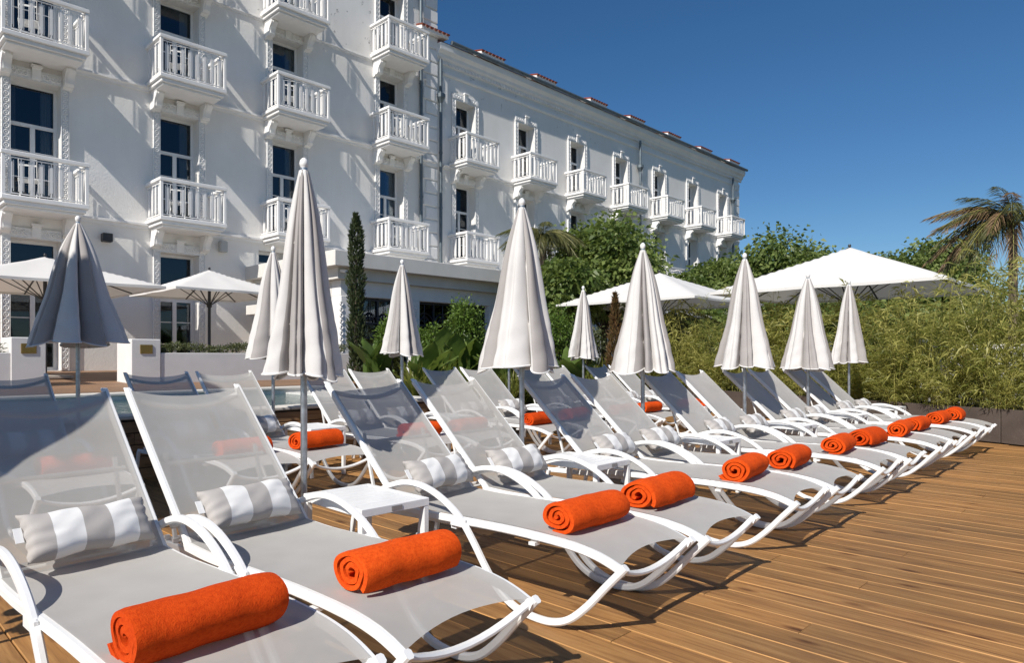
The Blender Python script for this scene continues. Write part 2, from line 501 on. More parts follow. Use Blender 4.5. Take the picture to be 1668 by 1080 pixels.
def link(name, data, parent=None, loc=(0, 0, 0), rot=(0, 0, 0), scale=None, kind=None):
    o = bpy.data.objects.new(name, data)
    COL.objects.link(o)
    o.location = loc
    o.rotation_euler = rot
    if scale is not None:
        o.scale = scale
    if parent is not None:
        o.parent = parent
    if kind:
        o['kind'] = kind
    return o

def thing(name, label, cat, loc=(0, 0, 0), rz=0.0, group=None, data=None, scale=None):
    o = link(name, data, None, loc, (0, 0, rz), scale)
    o['label'] = label
    o['category'] = cat
    if group:
        o['group'] = group
    return o

def copy_tree(src, parent=None):
    c = src.copy()
    COL.objects.link(c)
    if parent is not None:
        c.parent = parent
    for ch in list(src.children):
        copy_tree(ch, c)
    return c

def catmull(pts, sub=5):
    P = [np.array(p, float) for p in pts]
    out = []
    for i in range(len(P) - 1):
        p0 = P[max(i - 1, 0)]; p1 = P[i]; p2 = P[i + 1]; p3 = P[min(i + 2, len(P) - 1)]
        for k in range(sub):
            t = k / sub
            out.append(tuple(0.5 * ((2 * p1) + (-p0 + p2) * t + (2 * p0 - 5 * p1 + 4 * p2 - p3) * t * t + (-p0 + 3 * p1 - 3 * p2 + p3) * t ** 3)))
    out.append(tuple(P[-1]))
    return out

def rrect(w, h, b=0.006):
    a, c = w / 2, h / 2
    return [(-a + b, -c), (a - b, -c), (a, -c + b), (a, c - b), (a - b, c), (-a + b, c), (-a, c - b), (-a, -c + b)]

def leaves_mesh(name, C, Dr, L, W, mat, droop=0.25, tone=None, normals=None, seed=0):
    """many leaf blades: C centres of their bases, Dr directions, L lengths, W widths; each a folded 4-vertex blade"""
    r = np.random.default_rng(seed)
    n = len(C)
    C = np.asarray(C, float); Dr = np.asarray(Dr, float)
    Dr /= np.linalg.norm(Dr, axis=1)[:, None] + 1e-9
    if normals is None:
        nr = r.normal(size=(n, 3)); nr[:, 2] += 0.9
    else:
        nr = np.asarray(normals, float)
    S = np.cross(Dr, nr); S /= np.linalg.norm(S, axis=1)[:, None] + 1e-9
    L = np.broadcast_to(L, (n,))[:, None]; W = np.broadcast_to(W, (n,))[:, None]
    mid = C + Dr * L * 0.45
    mid[:, 2] += (L * 0.04)[:, 0]
    tip = C + Dr * L
    tip[:, 2] -= (L * droop)[:, 0]
    V = np.empty((n, 4, 3))
    V[:, 0] = C; V[:, 1] = mid + S * W * .5; V[:, 2] = tip; V[:, 3] = mid - S * W * .5
    me = bpy.data.meshes.new(name)
    me.vertices.add(n * 4); me.vertices.foreach_set('co', V.ravel())
    me.loops.add(n * 4); me.loops.foreach_set('vertex_index', np.arange(n * 4, dtype=np.int32))
    me.polygons.add(n)
    me.polygons.foreach_set('loop_start', np.arange(n, dtype=np.int32) * 4)
    try:
        me.polygons.foreach_set('loop_total', np.full(n, 4, dtype=np.int32))
    except Exception:
        pass
    me.update(calc_edges=True)
    if tone is None:
        tone = r.random(n)
    at = me.attributes.new('tone', 'FLOAT', 'POINT')
    at.data.foreach_set('value', np.repeat(np.clip(tone, 0, 1), 4))
    me.materials.append(mat)
    return me

def tone_attr(me, val):
    at = me.attributes.new('tone', 'FLOAT', 'POINT')
    at.data.foreach_set('value', np.full(len(me.vertices), val))

# projection helper: place an item at photo column px and world Y
cT, sT = math.cos(TH), math.sin(TH)
def X_at(px, Y):
    k = (px - 700) / 1118
    return Y * (cT + k * sT) / (sT - k * cT)
def RD(R, D):
    return (R * sT + D * cT, -R * cT + D * sT)
def at_depth(px, D):
    return RD((px - 700) / 1118 * D, D)
def z_at(py, D):
    return 1.2 - (py - 579) * D / 1118

ORD = ['first', 'second', 'third', 'fourth', 'fifth', 'sixth', 'seventh', 'eighth', 'ninth', 'tenth', 'eleventh', 'twelfth']

# ================================================================== SETTING
g = MB(); g.add([(-900, -900, -0.06), (900, -900, -0.06), (900, 900, -0.06), (-900, 900, -0.06)], [(0, 1, 2, 3)])
ground = link('ground', g.mesh('ground', M['ground']), kind='structure')
# timber deck: every plank an object of its own
dk = MB(); dk.box(-2.0, 15.3, -3.2, 6.84, -0.055, -0.045)
deck = link('timber_deck', dk.mesh('timber_deck', M['soil']), kind='structure')
PW = 0.1675
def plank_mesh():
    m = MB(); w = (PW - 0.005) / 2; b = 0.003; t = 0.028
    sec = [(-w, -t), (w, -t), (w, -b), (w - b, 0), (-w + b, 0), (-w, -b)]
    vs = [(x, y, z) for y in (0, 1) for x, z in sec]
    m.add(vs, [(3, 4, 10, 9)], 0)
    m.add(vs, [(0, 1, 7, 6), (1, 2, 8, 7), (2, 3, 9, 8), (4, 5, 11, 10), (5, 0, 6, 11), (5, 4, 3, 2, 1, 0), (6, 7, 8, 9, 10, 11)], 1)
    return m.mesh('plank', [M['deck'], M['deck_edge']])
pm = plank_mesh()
i = 0
x = -1.6
while x < 15.2:
    st = [0.6, 2.7, 1.5, 3.3, 0.1][i % 5] - 3.2
    cuts = [-3.15] + [st + 4.2 * k for k in range(0, 3) if -2.6 < st + 4.2 * k < 6.3] + [6.83]
    for a, b in zip(cuts[:-1], cuts[1:]):
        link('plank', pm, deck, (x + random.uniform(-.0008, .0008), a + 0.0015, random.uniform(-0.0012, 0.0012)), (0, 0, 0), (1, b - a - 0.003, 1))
    i += 1
    x += PW

# pool: raised basin behind the back row
PY0, PY1, PX1 = 6.86, 10.45, 6.7
pw = MB()
pw.box(-6, PX1 + .3, PY0 + .035, PY0 + .3, -.05, .575)
pw.box(-6, PX1 + .3, PY1 + .02, PY1 + .3, -.05, .60)
pw.box(PX1, PX1 + .3, PY0 + .3, PY1 + .02, -.05, .575)
link('pool_basin', pw.mesh('pool_basin', M['poolwhite']), kind='structure')
w_ = MB(); w_.grid(2, 2, lambda a, b: (-6 + a * (PX1 + 6.0), PY0 + .29 + b * (PY1 - PY0 - .26), .535))
link('pool_water', w_.mesh('pool_water', M['water']), kind='structure')
cp = link('pool_coping', MB().box(-6, PX1 + .32, PY1 + .0, PY1 + .36, .605, .647, bev=.008).mesh('pool_coping', M['stone']), kind='structure')
cp2 = MB()
for k in range(14):
    cp2.box(-5.2 + k * .85, -5.2 + k * .85 + .845, PY0 - .02, PY0 + .31, .578, .612, bev=.006)
link('pool_coping', cp2.mesh('pool_coping_near', M['stone']), kind='structure')
sh = MB()
for k in range(3):
    sh.box(PX1 - 1.3 + k * .42, PX1 - .001, PY0 + .302, PY1 + .018, .2 + k * .14, .34 + k * .11)
link('pool_steps', sh.mesh('pool_steps', M['poolwhite']), kind='structure')
clad = link('pool_cladding', MB().box(-6, PX1 + .3, PY0 + .02, PY0 + .034, -.04, .57).mesh('pool_cladding', M['soil']), kind='structure')
cbm = MB().box(-1.0, 1.0, -.014, 0, 0, .108, bev=.004).mesh('board', M['clad'])
for r in range(5):
    for k in range(7):
        link('board', cbm, clad, (-5 + (r % 2) * .7 + k * 2.004 - .3, PY0 + .019, -.02 + r * .116), scale=(1, 1, 1))

# upper terrace
def terr_z(Y):
    return .645 + (Y - 10.45) * (.84 - .645) / (17.2 - 10.45)
tb = MB()
n_b = 48
for k in range(n_b):
    y0 = 10.82 + k * (17.3 - 10.82) / n_b
    y1 = y0 + (17.3 - 10.82) / n_b - .008
    za, zb = terr_z(y0), terr_z(y1)
    vs = [(-6, y0, za), (9.6, y0, za), (9.6, y1, zb), (-6, y1, zb), (-6, y0, za - .03), (9.6, y0, za - .03), (9.6, y1, zb - .03), (-6, y1, zb - .03)]
    tb.add(vs, [(0, 1, 2, 3), (4, 5, 1, 0), (3, 2, 6, 7), (1, 5, 6, 2), (4, 0, 3, 7)])
tb.box(-6, 9.6, 10.8, 17.25, .2, .60)
link('terrace_floor', tb.mesh('terrace_floor', M['terrace']), kind='structure')
bed = MB().box(7.05, 22, 7.1, 16.9, -.05, .33).mesh('garden_bed', M['soil'])
link('garden_bed', bed, kind='structure')
link('garden_bed_edge', MB().box(7.03, 12.6, 6.98, 7.09, -.05, .38, bev=.01).mesh('garden_bed_edge', M['planter']), kind='structure')

# ================================================================== HOTEL
WY = 17.2
HB = Vector((16.0, WY, .84))
hotel = thing('hotel_building', 'long white three storey hotel with small balconies and a tiled roof', 'hotel', HB)
def hpart(name, data, world_loc=(0, 0, 0), parent=None, rot=(0, 0, 0), kind=None, scale=None):
    if parent is None:
        return link(name, data, hotel, Vector(world_loc) - HB, rot, scale, kind)
    return link(name, data, parent, world_loc, rot, scale, kind)

BW, BD = 1.69, .95
COLX_M = [3.06, 6.31, 9.45, 13.28]
COLX_W = [16.75, 20.15, 23.55, 26.96, 30.41, 33.85, 37.39]
ZA, ZB, ZC = 4.526, 7.929, 10.71
XC, XE = 16.15, 40.4           # corner between main block and wing, end of wing
OPEN = []                      # (x0,x1,z0,z1,style)
for xl in COLX_M + COLX_W:
    c = xl + BW / 2
    OPEN.append((c - .5, c + .5, ZA + .02, ZA + 2.78, 'french'))
    OPEN.append((c - .5, c + .5, ZB + .02, ZB + 2.30, 'french'))
for xl in COLX_M:
    c = xl + BW / 2
    OPEN.append((c - .5, c + .5, ZC + .02, ZC + 2.3, 'french'))
for xl in COLX_M[:2]:
    c = xl + BW / 2
    OPEN.append((c - .5, c + .5, .86, 3.78, 'door'))
OPEN.append((9.40, 10.22, 3.30, 4.12, 'small'))

def wall_with_openings(mb, x0, x1, z0, z1, ops, y, depth):
    xs = sorted({x0, x1, *[o[0] for o in ops], *[o[1] for o in ops]})
    zs = sorted({z0, z1, *[o[2] for o in ops], *[o[3] for o in ops]})
    for a, b in zip(xs[:-1], xs[1:]):
        for c, d in zip(zs[:-1], zs[1:]):
            mx_, mz_ = (a + b) / 2, (c + d) / 2
            if any(o[0] < mx_ < o[1] and o[2] < mz_ < o[3] for o in ops):
                continue
            mb.add([(a, y, c), (b, y, c), (b, y, d), (a, y, d)], [(0, 1, 2, 3)])
    for o in ops:
        a, b, c, d = o[:4]
        mb.add([(a, y, c), (b, y, c), (b, y, d), (a, y, d), (a, y + depth, c), (b, y + depth, c), (b, y + depth, d), (a, y + depth, d)],
               [(0, 3, 7, 4), (1, 5, 6, 2), (3, 2, 6, 7), (0, 4, 5, 1)])
ZM, ZW = 14.3, 11.55
wm = MB()
wall_with_openings(wm, -6, XC, .3, ZM, [o for o in OPEN if o[0] < XC], 0, .36)
wm.add([(XC, 0, .3), (XC, 12, .3), (XC, 12, ZM), (XC, 0, ZM), (-6, 0, .3), (-6, 12, .3), (-6, 12, ZM), (-6, 0, ZM)], [(0, 1, 2, 3), (4, 7, 6, 5), (1, 5, 6, 2), (3, 2, 6, 7)])
hpart('main_wall', wm.mesh('main_wall', M['facade']), (0, WY, 0))
ww = MB()
wall_with_openings(ww, XC, XE, .3, ZW + .4, [o for o in OPEN if o[0] > XC], 0, .36)
ww.add([(XE, 0, .3), (XE, 12, .3), (XE, 12, ZW + .4), (XE, 0, ZW + .4), (XC, 12, .3), (XC, 12, ZW + .4)], [(0, 1, 2, 3), (1, 4, 5, 2)])
hpart('wing_wall', ww.mesh('wing_wall', M['facade']), (0, WY + .06, 0))
# dark rooms behind the windows
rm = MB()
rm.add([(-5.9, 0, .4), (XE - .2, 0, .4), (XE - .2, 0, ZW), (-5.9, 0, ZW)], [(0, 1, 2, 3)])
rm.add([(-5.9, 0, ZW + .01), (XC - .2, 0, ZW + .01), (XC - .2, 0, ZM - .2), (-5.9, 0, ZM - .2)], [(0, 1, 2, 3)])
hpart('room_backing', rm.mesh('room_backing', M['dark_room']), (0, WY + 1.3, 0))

# string courses, friezes, cornices
def moulding(poly, x0, x1, name, y=WY):
    return hpart(name, MB().prism(poly, x0, x1).mesh(name, M['trim']), (0, y, 0))
def course(z, x0, x1, p=.09, h=.16, y=WY):
    return moulding([(.0, z + h), (-p, z + h - .02), (-p, z + h * .55), (-p * .45, z + h * .35), (-p * .35, z), (.0, z)], x0, x1, 'string_course', y)
for zt in (ZA, ZB):
    course(zt - .22, -5.99, XC - .06)
    course(zt - .22, XC + .35, XE, y=WY + .06)
course(ZC - .22, -5.99, XC - .06, .05, .1)
moulding([(0, 10.98), (-.03, 10.98), (-.06, 11.03), (-.06, 11.12), (0, 11.14)], XC + .35, XE + .02, 'frieze_band', WY + .06)
corn = [(0, 11.32), (-.05, 11.34), (-.06, 11.45), (-.14, 11.52), (-.16, 11.62), (-.27, 11.72), (-.29, 11.93), (0, 11.95)]
moulding(corn, XC + .0, XE + .28, 'cornice', WY + .06)
moulding([(a, b + 2.2) for a, b in corn], -6.2, XC + .28, 'main_cornice', WY)
dn = MB()
xx = XC + .45
while xx < XE:
    dn.box(xx, xx + .07, -.10, -.052, 11.35, 11.44)
    xx += .17
o = hpart('dentil_row', dn.mesh('dentil_row', M['trim']), (0, WY + .06, 0), kind='stuff')
hpart('gutter', MB().sweep([(XC + .45, -.36, 12.0), (XE + .33, -.36, 12.0)], [(.07 * math.cos(a), .075 * math.sin(a)) for a in [k * math.pi / 4 for k in range(8)]], (0, 1, 0)).mesh('gutter', M['zinc'], 40), (0, WY + .06, 0))
# roofs
rf = MB(); rf.prism([(-.28, 11.96), (5.5, 12.9), (12.2, 11.96)], XC + .02, XE + .25)
roof = hpart('roof', rf.mesh('roof', M['tile']), (0, WY + .06, 0))
rf2 = MB(); rf2.prism([(-.28, 14.17), (5.5, 16.9), (12.2, 14.17)], -6.2, XC + .25)
hpart('roof', rf2.mesh('roof_main', M['tile']), (0, WY, 0))
# raised tile clusters that show above the gutter, each tile a barrel
tl = MB()
pr = [(.075 * math.cos(a), .075 * math.sin(a)) for a in [k * math.pi / 5 for k in range(6)]]
tl.sweep([(0, -.16, -.02), (0, .55, .14)], [(-p, q) for p, q in pr] + [(-.055, 0), (.055, 0)], (1, 0, 0))
tile_me = tl.mesh('tile', M['tile'], 40)
for px in (709, 803, 890, 975, 1038, 1098, 1150, 1196):
    X = X_at(px, WY - .25)
    sup = hpart('tile_ledge', MB().box(-.62, .62, -.1, .6, -.2, -.035).mesh('tile_ledge', M['trim']), (X, WY - .16, 12.30))
    for k in range(7):
        link('tile', tile_me, sup, (-.57 + k * .19, 0, -.035))
# quoins at the corner
qz = .9
k = 0
while qz < 13.9:
    for xs_, nm in ((XC - .72, 0),):
        wq = .62 if k % 2 == 0 else .5
        hpart('quoin', MB().box(XC - wq, XC + .035, -.045, .3, 0, .40, bev=.02).mesh('quoin', M['trim']), (0, WY, qz))
    qz += .45
    k += 1
qz, k = .9, 0
while qz < 11.2:
    wq = .55 if k % 2 == 0 else .42
    hpart('quoin', MB().box(XE - wq, XE + .035, -.045, .3, 0, .40, bev=.02).mesh('quoin', M['trim']), (0, WY + .06, qz))
    qz += .45
    k += 1
# downpipes
def downpipe(X, zt, zb, hop=None):
    m = MB(); m.tube([(0, 0, zb), (0, 0, zt)], .055, 8)
    z = zb + .6
    while z < zt:
        m.lathe([(.068, z), (.068, z + .05)], 8)
        z += 1.9
    p = hpart('downpipe', m.mesh('downpipe', M['zinc'], 40), (X, WY - .10, 0))
    if hop:
        link('hopper', MB().lathe([(.06, -.22), (.12, -.08), (.16, -.03), (.16, .09), (.13, .1)], 8).mesh('hopper', M['zinc'], 30), p, (0, 0, hop))
downpipe(15.36, 13.9, 4.0)
downpipe(16.27, 11.4, 3.75, 10.1)
downpipe(X_at(1043, WY - .1), 11.35, 3.0, 10.1)
downpipe(X_at(1194, WY - .1), 11.35, 3.0, 10.1)

# balcony: slab > balustrade, handrail, brackets
def balcony_meshes():
    sl = MB()
    sl.box(0, BW, -BD, 0, -.10, 0, bev=.012)
    sl.box(.05, BW - .05, -BD + .05, 0, -.19, -.101, bev=.012)
    sl.box(.11, BW - .11, -BD + .11, 0, -.25, -.191, bev=.01)
    hr = MB()
    p = .05
    zt = .92
    hr.box(-.01, BW + .01, -BD + .0, -BD + .10, zt - .085, zt, bev=.012)
    hr.box(-.01, .09, -BD + .101, 0, zt - .085, zt, bev=.012)
    hr.box(BW - .09, BW + .01, -BD + .101, 0, zt - .085, zt, bev=.012)
    for x0 in (.01, BW - .08):
        hr.box(x0, x0 + .07, -BD + .015, -BD + .085, .002, zt - .086, bev=.006)
    bl = MB()
    def run(n, fn):
        for q in range(n):
            u = (q + .5) / n
            fn(u, q)
    def vert(ax, u, w, z0, z1, d=.02):
        if ax == 'x':
            x = .09 + u * (BW - .18)
            bl.box(x - w / 2, x + w / 2, -BD + .05 - d / 2, -BD + .05 + d / 2, z0, z1)
        else:
            y = -BD + .1 + u * (BD - .14)
            xs_ = .045 if ax == 'l' else BW - .045
            bl.box(xs_ - d / 2, xs_ + d / 2, y - w / 2, y + w / 2, z0, z1)
    for ax, n, length in (('x', 8, BW - .18), ('l', 4, BD - .14), ('r', 4, BD - .14)):
        for q in range(n):
            u = (q + .5) / n
            s = .045 / length
            up = .05 if q % 2 else 0.0
            vert(ax, u, .052, .14 - up * .6, .70 + up * .5, .022)
            vert(ax, u - s, .014, .09, .735, .014)
            vert(ax, u + s, .014, .09, .735, .014)
            vert(ax, u, .03, .04, .135 - up * .6, .024)
            vert(ax, u, .018, .70 + up * .5, .775, .018)
    bl.box(.08, BW - .08, -BD + .04, -BD + .06, .775, .795)
    bl.box(.08, BW - .08, -BD + .038, -BD + .062, .035, .055)
    for xs_ in (.045, BW - .045):
        bl.box(xs_ - .01, xs_ + .01, -BD + .09, -.002, .775, .795)
        bl.box(xs_ - .012, xs_ + .012, -BD + .09, -.002, .035, .055)
    br = MB()
    prof = [(0, -.252), (-.40, -.252), (-.41, -.31), (-.37, -.36), (-.31, -.41), (-.27, -.48), (-.26, -.58), (-.21, -.63), (-.12, -.63), (-.08, -.67), (0, -.68)]
    br.prism(prof, -.10, .10)
    br.prism([(a * 1.03 - .012, b) for a, b in prof[1:8]] + [(-.15, -.56), (-.15, -.3)], -.055, .055)
    return sl.mesh('balcony', M['trim'], 30), hr.mesh('handrail', M['trim'], 30), bl.mesh('balustrade', M['trim']), br.mesh('bracket', M['trim'], 25)
BAL = balcony_meshes()
tab_m = MB()  # small balcony furniture: folded white table and chair seen through the rails
def place_balcony(x, z, brackets=True, y=WY):
    b = hpart('balcony', BAL[0], (x, y, z))
    link('handrail', BAL[1], b)
    link('balustrade', BAL[2], b, kind='stuff')
    if brackets:
        for xo in (.22, BW - .22):
            link('bracket', BAL[3], b, (xo, 0, 0))
    return b
for xl in COLX_M:
    for zz in (ZA, ZB, ZC):
        place_balcony(xl, zz, not (zz == ZA and xl > 9))
for xl in COLX_W:
    for zz in (ZA, ZB):
        place_balcony(xl, zz, zz != ZA, WY + .06)

# folding chairs on the balconies
def chair_meshes():
    st = MB().box(-.19, .19, -.19, .19, .43, .45, bev=.005)
    bk = MB().sweep([(-.17, .19, .47), (-.17, .25, .84), (.17, .25, .84), (.17, .19, .47)], rrect(.02, .02, .004), (0, 1, 0))
    for z in (.72,):
        y = .19 + (z - .47) * .162
        bk.box(-.16, .16, y - .008, y + .008, z - .018, z + .018)
    la = MB().sweep([(0, -.2, 0), (0, .2, .44)], rrect(.022, .018, .004), (1, 0, 0))
    lb = MB().sweep([(0, .22, 0), (0, -.16, .43)], rrect(.022, .018, .004), (1, 0, 0))
    return [m.mesh(nm, M['white_metal']) for nm, m in (('seat', st), ('backrest', bk), ('leg', la), ('leg', lb))]
CHM = chair_meshes()
for xl in COLX_M:
    for zz in (ZA, ZB):
        c_ = thing('folding_chair', 'white folding chair half seen through the balustrade of a hotel balcony', 'chair', (xl + .62, WY - .45, zz + .002), rad(160), 'folding chairs on the balconies')
        link('seat', CHM[0], c_); link('backrest', CHM[1], c_)
        for sx in (-.18, .18):
            link('leg', CHM[2], c_, (sx, 0, 0)); link('leg', CHM[3], c_, (sx * .88, 0, 0))

# windows
def surround_mesh(w, h, door=False):
    m = MB(); t = .17; o = -.055
    m.box(-w / 2 - t, -w / 2 - .002, o, .0, 0, h + .002, bev=.006)
    m.box(w / 2 + .002, w / 2 + t, o, .0, 0, h + .002, bev=.006)
    m.box(-w / 2 - t, w / 2 + t, o, .0, h + .004, h + .24, bev=.006)
    return m
def carving_mesh(w, h):
    m = MB()
    def ring(cx_, cz, r, rr=.017):
        m.tube([(cx_ + r * math.cos(a), -.057, cz + r * math.sin(a)) for a in [k * math.pi / 4 for k in range(8)]], rr, 4, closed=True)
    def dia(cx_, cz, r):
        m.add([(cx_ - r, -.056, cz), (cx_, -.056, cz - r), (cx_ + r, -.056, cz), (cx_, -.056, cz + r), (cx_, -.085, cz)], [(0, 1, 4), (1, 2, 4), (2, 3, 4), (3, 0, 4)])
    n = int(h / .145)
    for sx in (-1, 1):
        cx_ = sx * (w / 2 + .085)
        for q in range(n):
            z = .1 + q * (h - .1) / n
            ring(cx_, z, .052)
            dia(cx_, z, .028)
        m.box(cx_ - .083, cx_ - .07, -.075, -.056, 0, h); m.box(cx_ + .07, cx_ + .083, -.075, -.056, 0, h)
    n2 = 9
    for q in range(n2):
        x_ = -w / 2 + (q + .5) * w / n2
        if abs(x_) < .12:
            continue
        ring(x_, h + .12, .05)
        dia(x_, h + .12, .028)
    for sx in (-1, 1):
        x_ = sx * (w / 2 + .085)
        m.box(x_ - .06, x_ + .06, -.075, -.056, h + .06, h + .18)
    # keystone with a fluted cap
    m.prism([(-.05, h + .02), (-.08, h + .04), (-.10, h + .25), (-.12, h + .27), (-.12, h + .33), (-.05, h + .34)], -.09, .09)
    m.box(-.115, .115, -.145, -.05, h + .29, h + .338)
    return m
def frame_mesh(w, h, tz, door=False):
    m = MB(); b = .07
    m.box(-w / 2, -w / 2 + b, -.03, .03, 0, h); m.box(w / 2 - b, w / 2, -.03, .03, 0, h)
    m.box(-w / 2 + b, w / 2 - b, -.03, .03, h - b, h); m.box(-w / 2 + b, w / 2 - b, -.03, .03, 0, b)
    m.box(-w / 2 + b, w / 2 - b, -.035, .035, tz - .04, tz + .04)
    m.box(-.05, .05, -.04, .04, b, tz - .04)
    for z in (tz * .36, tz * .68):
        m.box(-w / 2 + b, -.05, -.015, .015, z - .012, z + .012); m.box(.05, w / 2 - b, -.015, .015, z - .012, z + .012)
    return m
def pane_mesh(x0, x1, z0, z1):
    return MB().box(x0, x1, -.004, .004, z0, z1)
def curtain_mesh(x0, x1, h):
    m = MB(); n = 22
    m.grid(n, 2, lambda i, j: (x0 + (x1 - x0) * i / (n - 1), .03 * math.sin(i * 1.3), .05 + j * (h - .1)))
    return m
_wc = {}
def window_set(w, h, style):
    key = (round(w, 2), round(h, 2), style)
    if key in _wc:
        return _wc[key]
    tz = h * .665 if style != 'small' else h * .6
    if style == 'door':
        tz = h * .60
    d = dict(sur=surround_mesh(w, h).mesh('surround', M['carved']), car=carving_mesh(w, h).mesh('carving', M['trim']),
             frm=frame_mesh(w, h, tz).mesh('window', M['trim']),
             p1=pane_mesh(-w / 2 + .07, w / 2 - .07, tz + .04, h - .07).mesh('pane', M['glass']),
             p2=pane_mesh(-w / 2 + .07, -.05, .07, tz - .04).mesh('pane', M['glass']),
             p3=pane_mesh(.05, w / 2 - .07, .07, tz - .04).mesh('pane', M['glass']),
             cu=curtain_mesh(w / 2 - .30, w / 2 - .08, h).mesh('curtain', M['curtain']),
             cl=curtain_mesh(-w / 2 + .08, -w / 2 + .2, h).mesh('curtain', M['curtain']),
             cw=curtain_mesh(-w / 2 + .08, w / 2 - .08, h).mesh('curtain', M['curtain']))
    _wc[key] = d
    return d
rw = random.Random(3)
for (a, b, c, d, st) in OPEN:
    w, h = b - a, d - c
    S = window_set(w, h, st)
    y = WY + (.06 if a > XC else 0)
    win = hpart('window', S['frm'], ((a + b) / 2, y + .32, c))
    for k_ in ('p1', 'p2', 'p3'):
        link('pane', S[k_], win)
    cu = rw.random()
    if st == 'french':
        if cu < .75:
            link('curtain', S['cu'], win, (0, .14, 0))
        if cu < .35:
            link('curtain', S['cl'], win, (0, .14, 0))
        if cu > .86:
            link('curtain', S['cw'], win, (0, .14, 0))
    if st != 'small':
        s = hpart('surround', S['sur'], ((a + b) / 2, y, c))
        link('carving', S['car'], s, kind='stuff')

# projecting ground floor extension with iron windows
EX0, EY, EZT = 9.0, 12.95, 3.62
EXE = 21.0
ex = thing('restaurant_extension', 'flat roofed cream extension with dark iron windows below the hotel balconies', 'extension', (EX0 + 4, EY, .5))
EB = Vector((EX0 + 4, EY, .5))
def epart(name, mb, mat, smooth=None, kind=None):
    vs = [tuple(Vector(v) - EB) for v in mb.v]
    mb.v = vs
    return link(name, mb.mesh(name, mat, smooth), ex, kind=kind)
epart('fascia', MB().box(EX0, EXE, EY, WY - .002, EZT - .36, EZT, bev=.01), M['cream'])
epart('roof_ledge', MB().box(EX0 + .25, EXE - .1, EY + .25, WY - .003, EZT - .62, EZT - .361), M['cream'])
epart('lower_ledge', MB().box(EX0 - .25, EX0 + 1.4, EY + 2.4, WY - .5, EZT - 1.35, EZT - 1.1, bev=.01), M['cream'])
epart('frieze', MB().box(EX0 + .45, EXE - .1, EY + .42, EY + .8, EZT - 1.0, EZT - .621, bev=.01), M['trim'])
epart('side_wall', MB().box(EX0 + .45, EX0 + .62, EY + .801, WY - .004, .5, EZT - .621), M['cream'])
epart('back_room', MB().box(EX0 + .7, EXE - .3, EY + 1.9, EY + 2.0, .5, EZT - .621), M['dark_room'])
piers = [EX0 + .45, X_at(676, EY + .42), X_at(802, EY + .42), X_at(802, EY + .42) + 3.1]
for q, X in enumerate(piers):
    wd = .3
    p = epart('pier', MB().box(X - wd / 2 + .15 * (q == 0), X + wd / 2 + .15 * (q == 0), EY + .40, EY + .85, .5, EZT - 1.001, bev=.01), M['trim'])
    cv = MB()
    for r in range(13):
        z = .75 + r * .14
        cv.tube([(X + .05 * math.cos(a), EY + .396, z + .05 * math.sin(a)) for a in [k * math.pi / 4 for k in range(8)]], .016, 4, closed=True)
    cv.v = [tuple(Vector(v) - EB) for v in cv.v]
    link('carving', cv.mesh('carving', M['trim']), p, kind='stuff')
for q in range(3):
    xa, xb = piers[q] + (.3 if q == 0 else .15), piers[q + 1] - .15
    fr = MB(); z0, z1 = .55, EZT - 1.002
    yy = EY + .6
    n = 4
    for k in range(n + 1):
        x_ = xa + (xb - xa) * k / n
        fr.box(x_ - .025, x_ + .025, yy - .02, yy + .02, z0, z1)
    for z in (z1 - .04, z1 - .62, z1 - .98):
        fr.box(xa, xb, yy - .018, yy + .018, z - .02, z + .02)
    for k in range(n):
        cx_ = xa + (xb - xa) * (k + .5) / n
        r = (xb - xa) / n * .48
        for rr in (r, r * .62):
            fr.tube([(cx_ + rr * math.cos(a), yy - .01, z1 - .60 + rr * .95 * math.sin(a)) for a in [t * math.pi / 10 for t in range(11)]], .018, 4)
        fr.tube([(cx_ + .09 * math.cos(a) , yy - .01, z1 - .45 + .09 * math.sin(a)) for a in [t * math.pi / 5 for t in range(10)]], .014, 4, closed=True)
        fr.tube([(cx_, yy - .01, z1 - .60), (cx_, yy - .01, z1 - .06)], .012, 4)
    w_ = epart('window', fr, M['iron'])
    gp = MB().box(xa, xb, yy + .025, yy + .03, z0, z1)
    gp.v = [tuple(Vector(v) - EB) for v in gp.v]
    link('pane', gp.mesh('pane', M['glass']), w_)
# wall fittings
def wall_lamp():
    px, py = 174, 394
    Y = WY - .12
    X = X_at(px, Y); D = cT * X + sT * Y; z = z_at(py, D)
    t = thing('wall_lamp', 'small black square wall lamp high beside the first door bay', 'wall lamp', (X, WY, z))
    link('lamp_body', MB().box(-.11, .11, -.22, -.03, 0, .2, bev=.01).mesh('lamp_body', M['lamp_dark']), t)
    link('mount', MB().box(-.05, .05, -.031, -.001, .05, .15).mesh('mount', M['dark_metal']), t)
wall_lamp()
def wall_speaker():
    Y = WY - .1
    X = X_at(363, Y); D = cT * X + sT * Y
    t = thing('wall_speaker', 'pale grey box loudspeaker on the white wall under a balcony', 'speaker', (X, WY, z_at(411, D)))
    link('cabinet', MB().box(-.1, .1, -.2, -.03, 0, .3, bev=.02).mesh('cabinet', M['speaker_grey']), t)
    link('bracket', MB().box(-.03, .03, -.031, -.001, .1, .2).mesh('bracket', M['dark_metal']), t)
wall_speaker()
def security_camera():
    Y = EY + .3
    X = X_at(553, Y); D = cT * X + sT * Y
    t = thing('security_camera', 'little white security camera under the cream roof edge', 'camera', (X, Y, z_at(440, D) + .09))
    link('camera_body', MB().sweep([(0, -.02, -.1), (.05, -.2, -.13)], rrect(.07, .07, .015), (0, 0, 1)).mesh('camera_body', M['white_plastic'], 40), t)
    link('arm', MB().tube([(0, .0, .0), (0, -.02, -.09)], .014, 6).mesh('arm', M['white_plastic']), t)
security_camera()

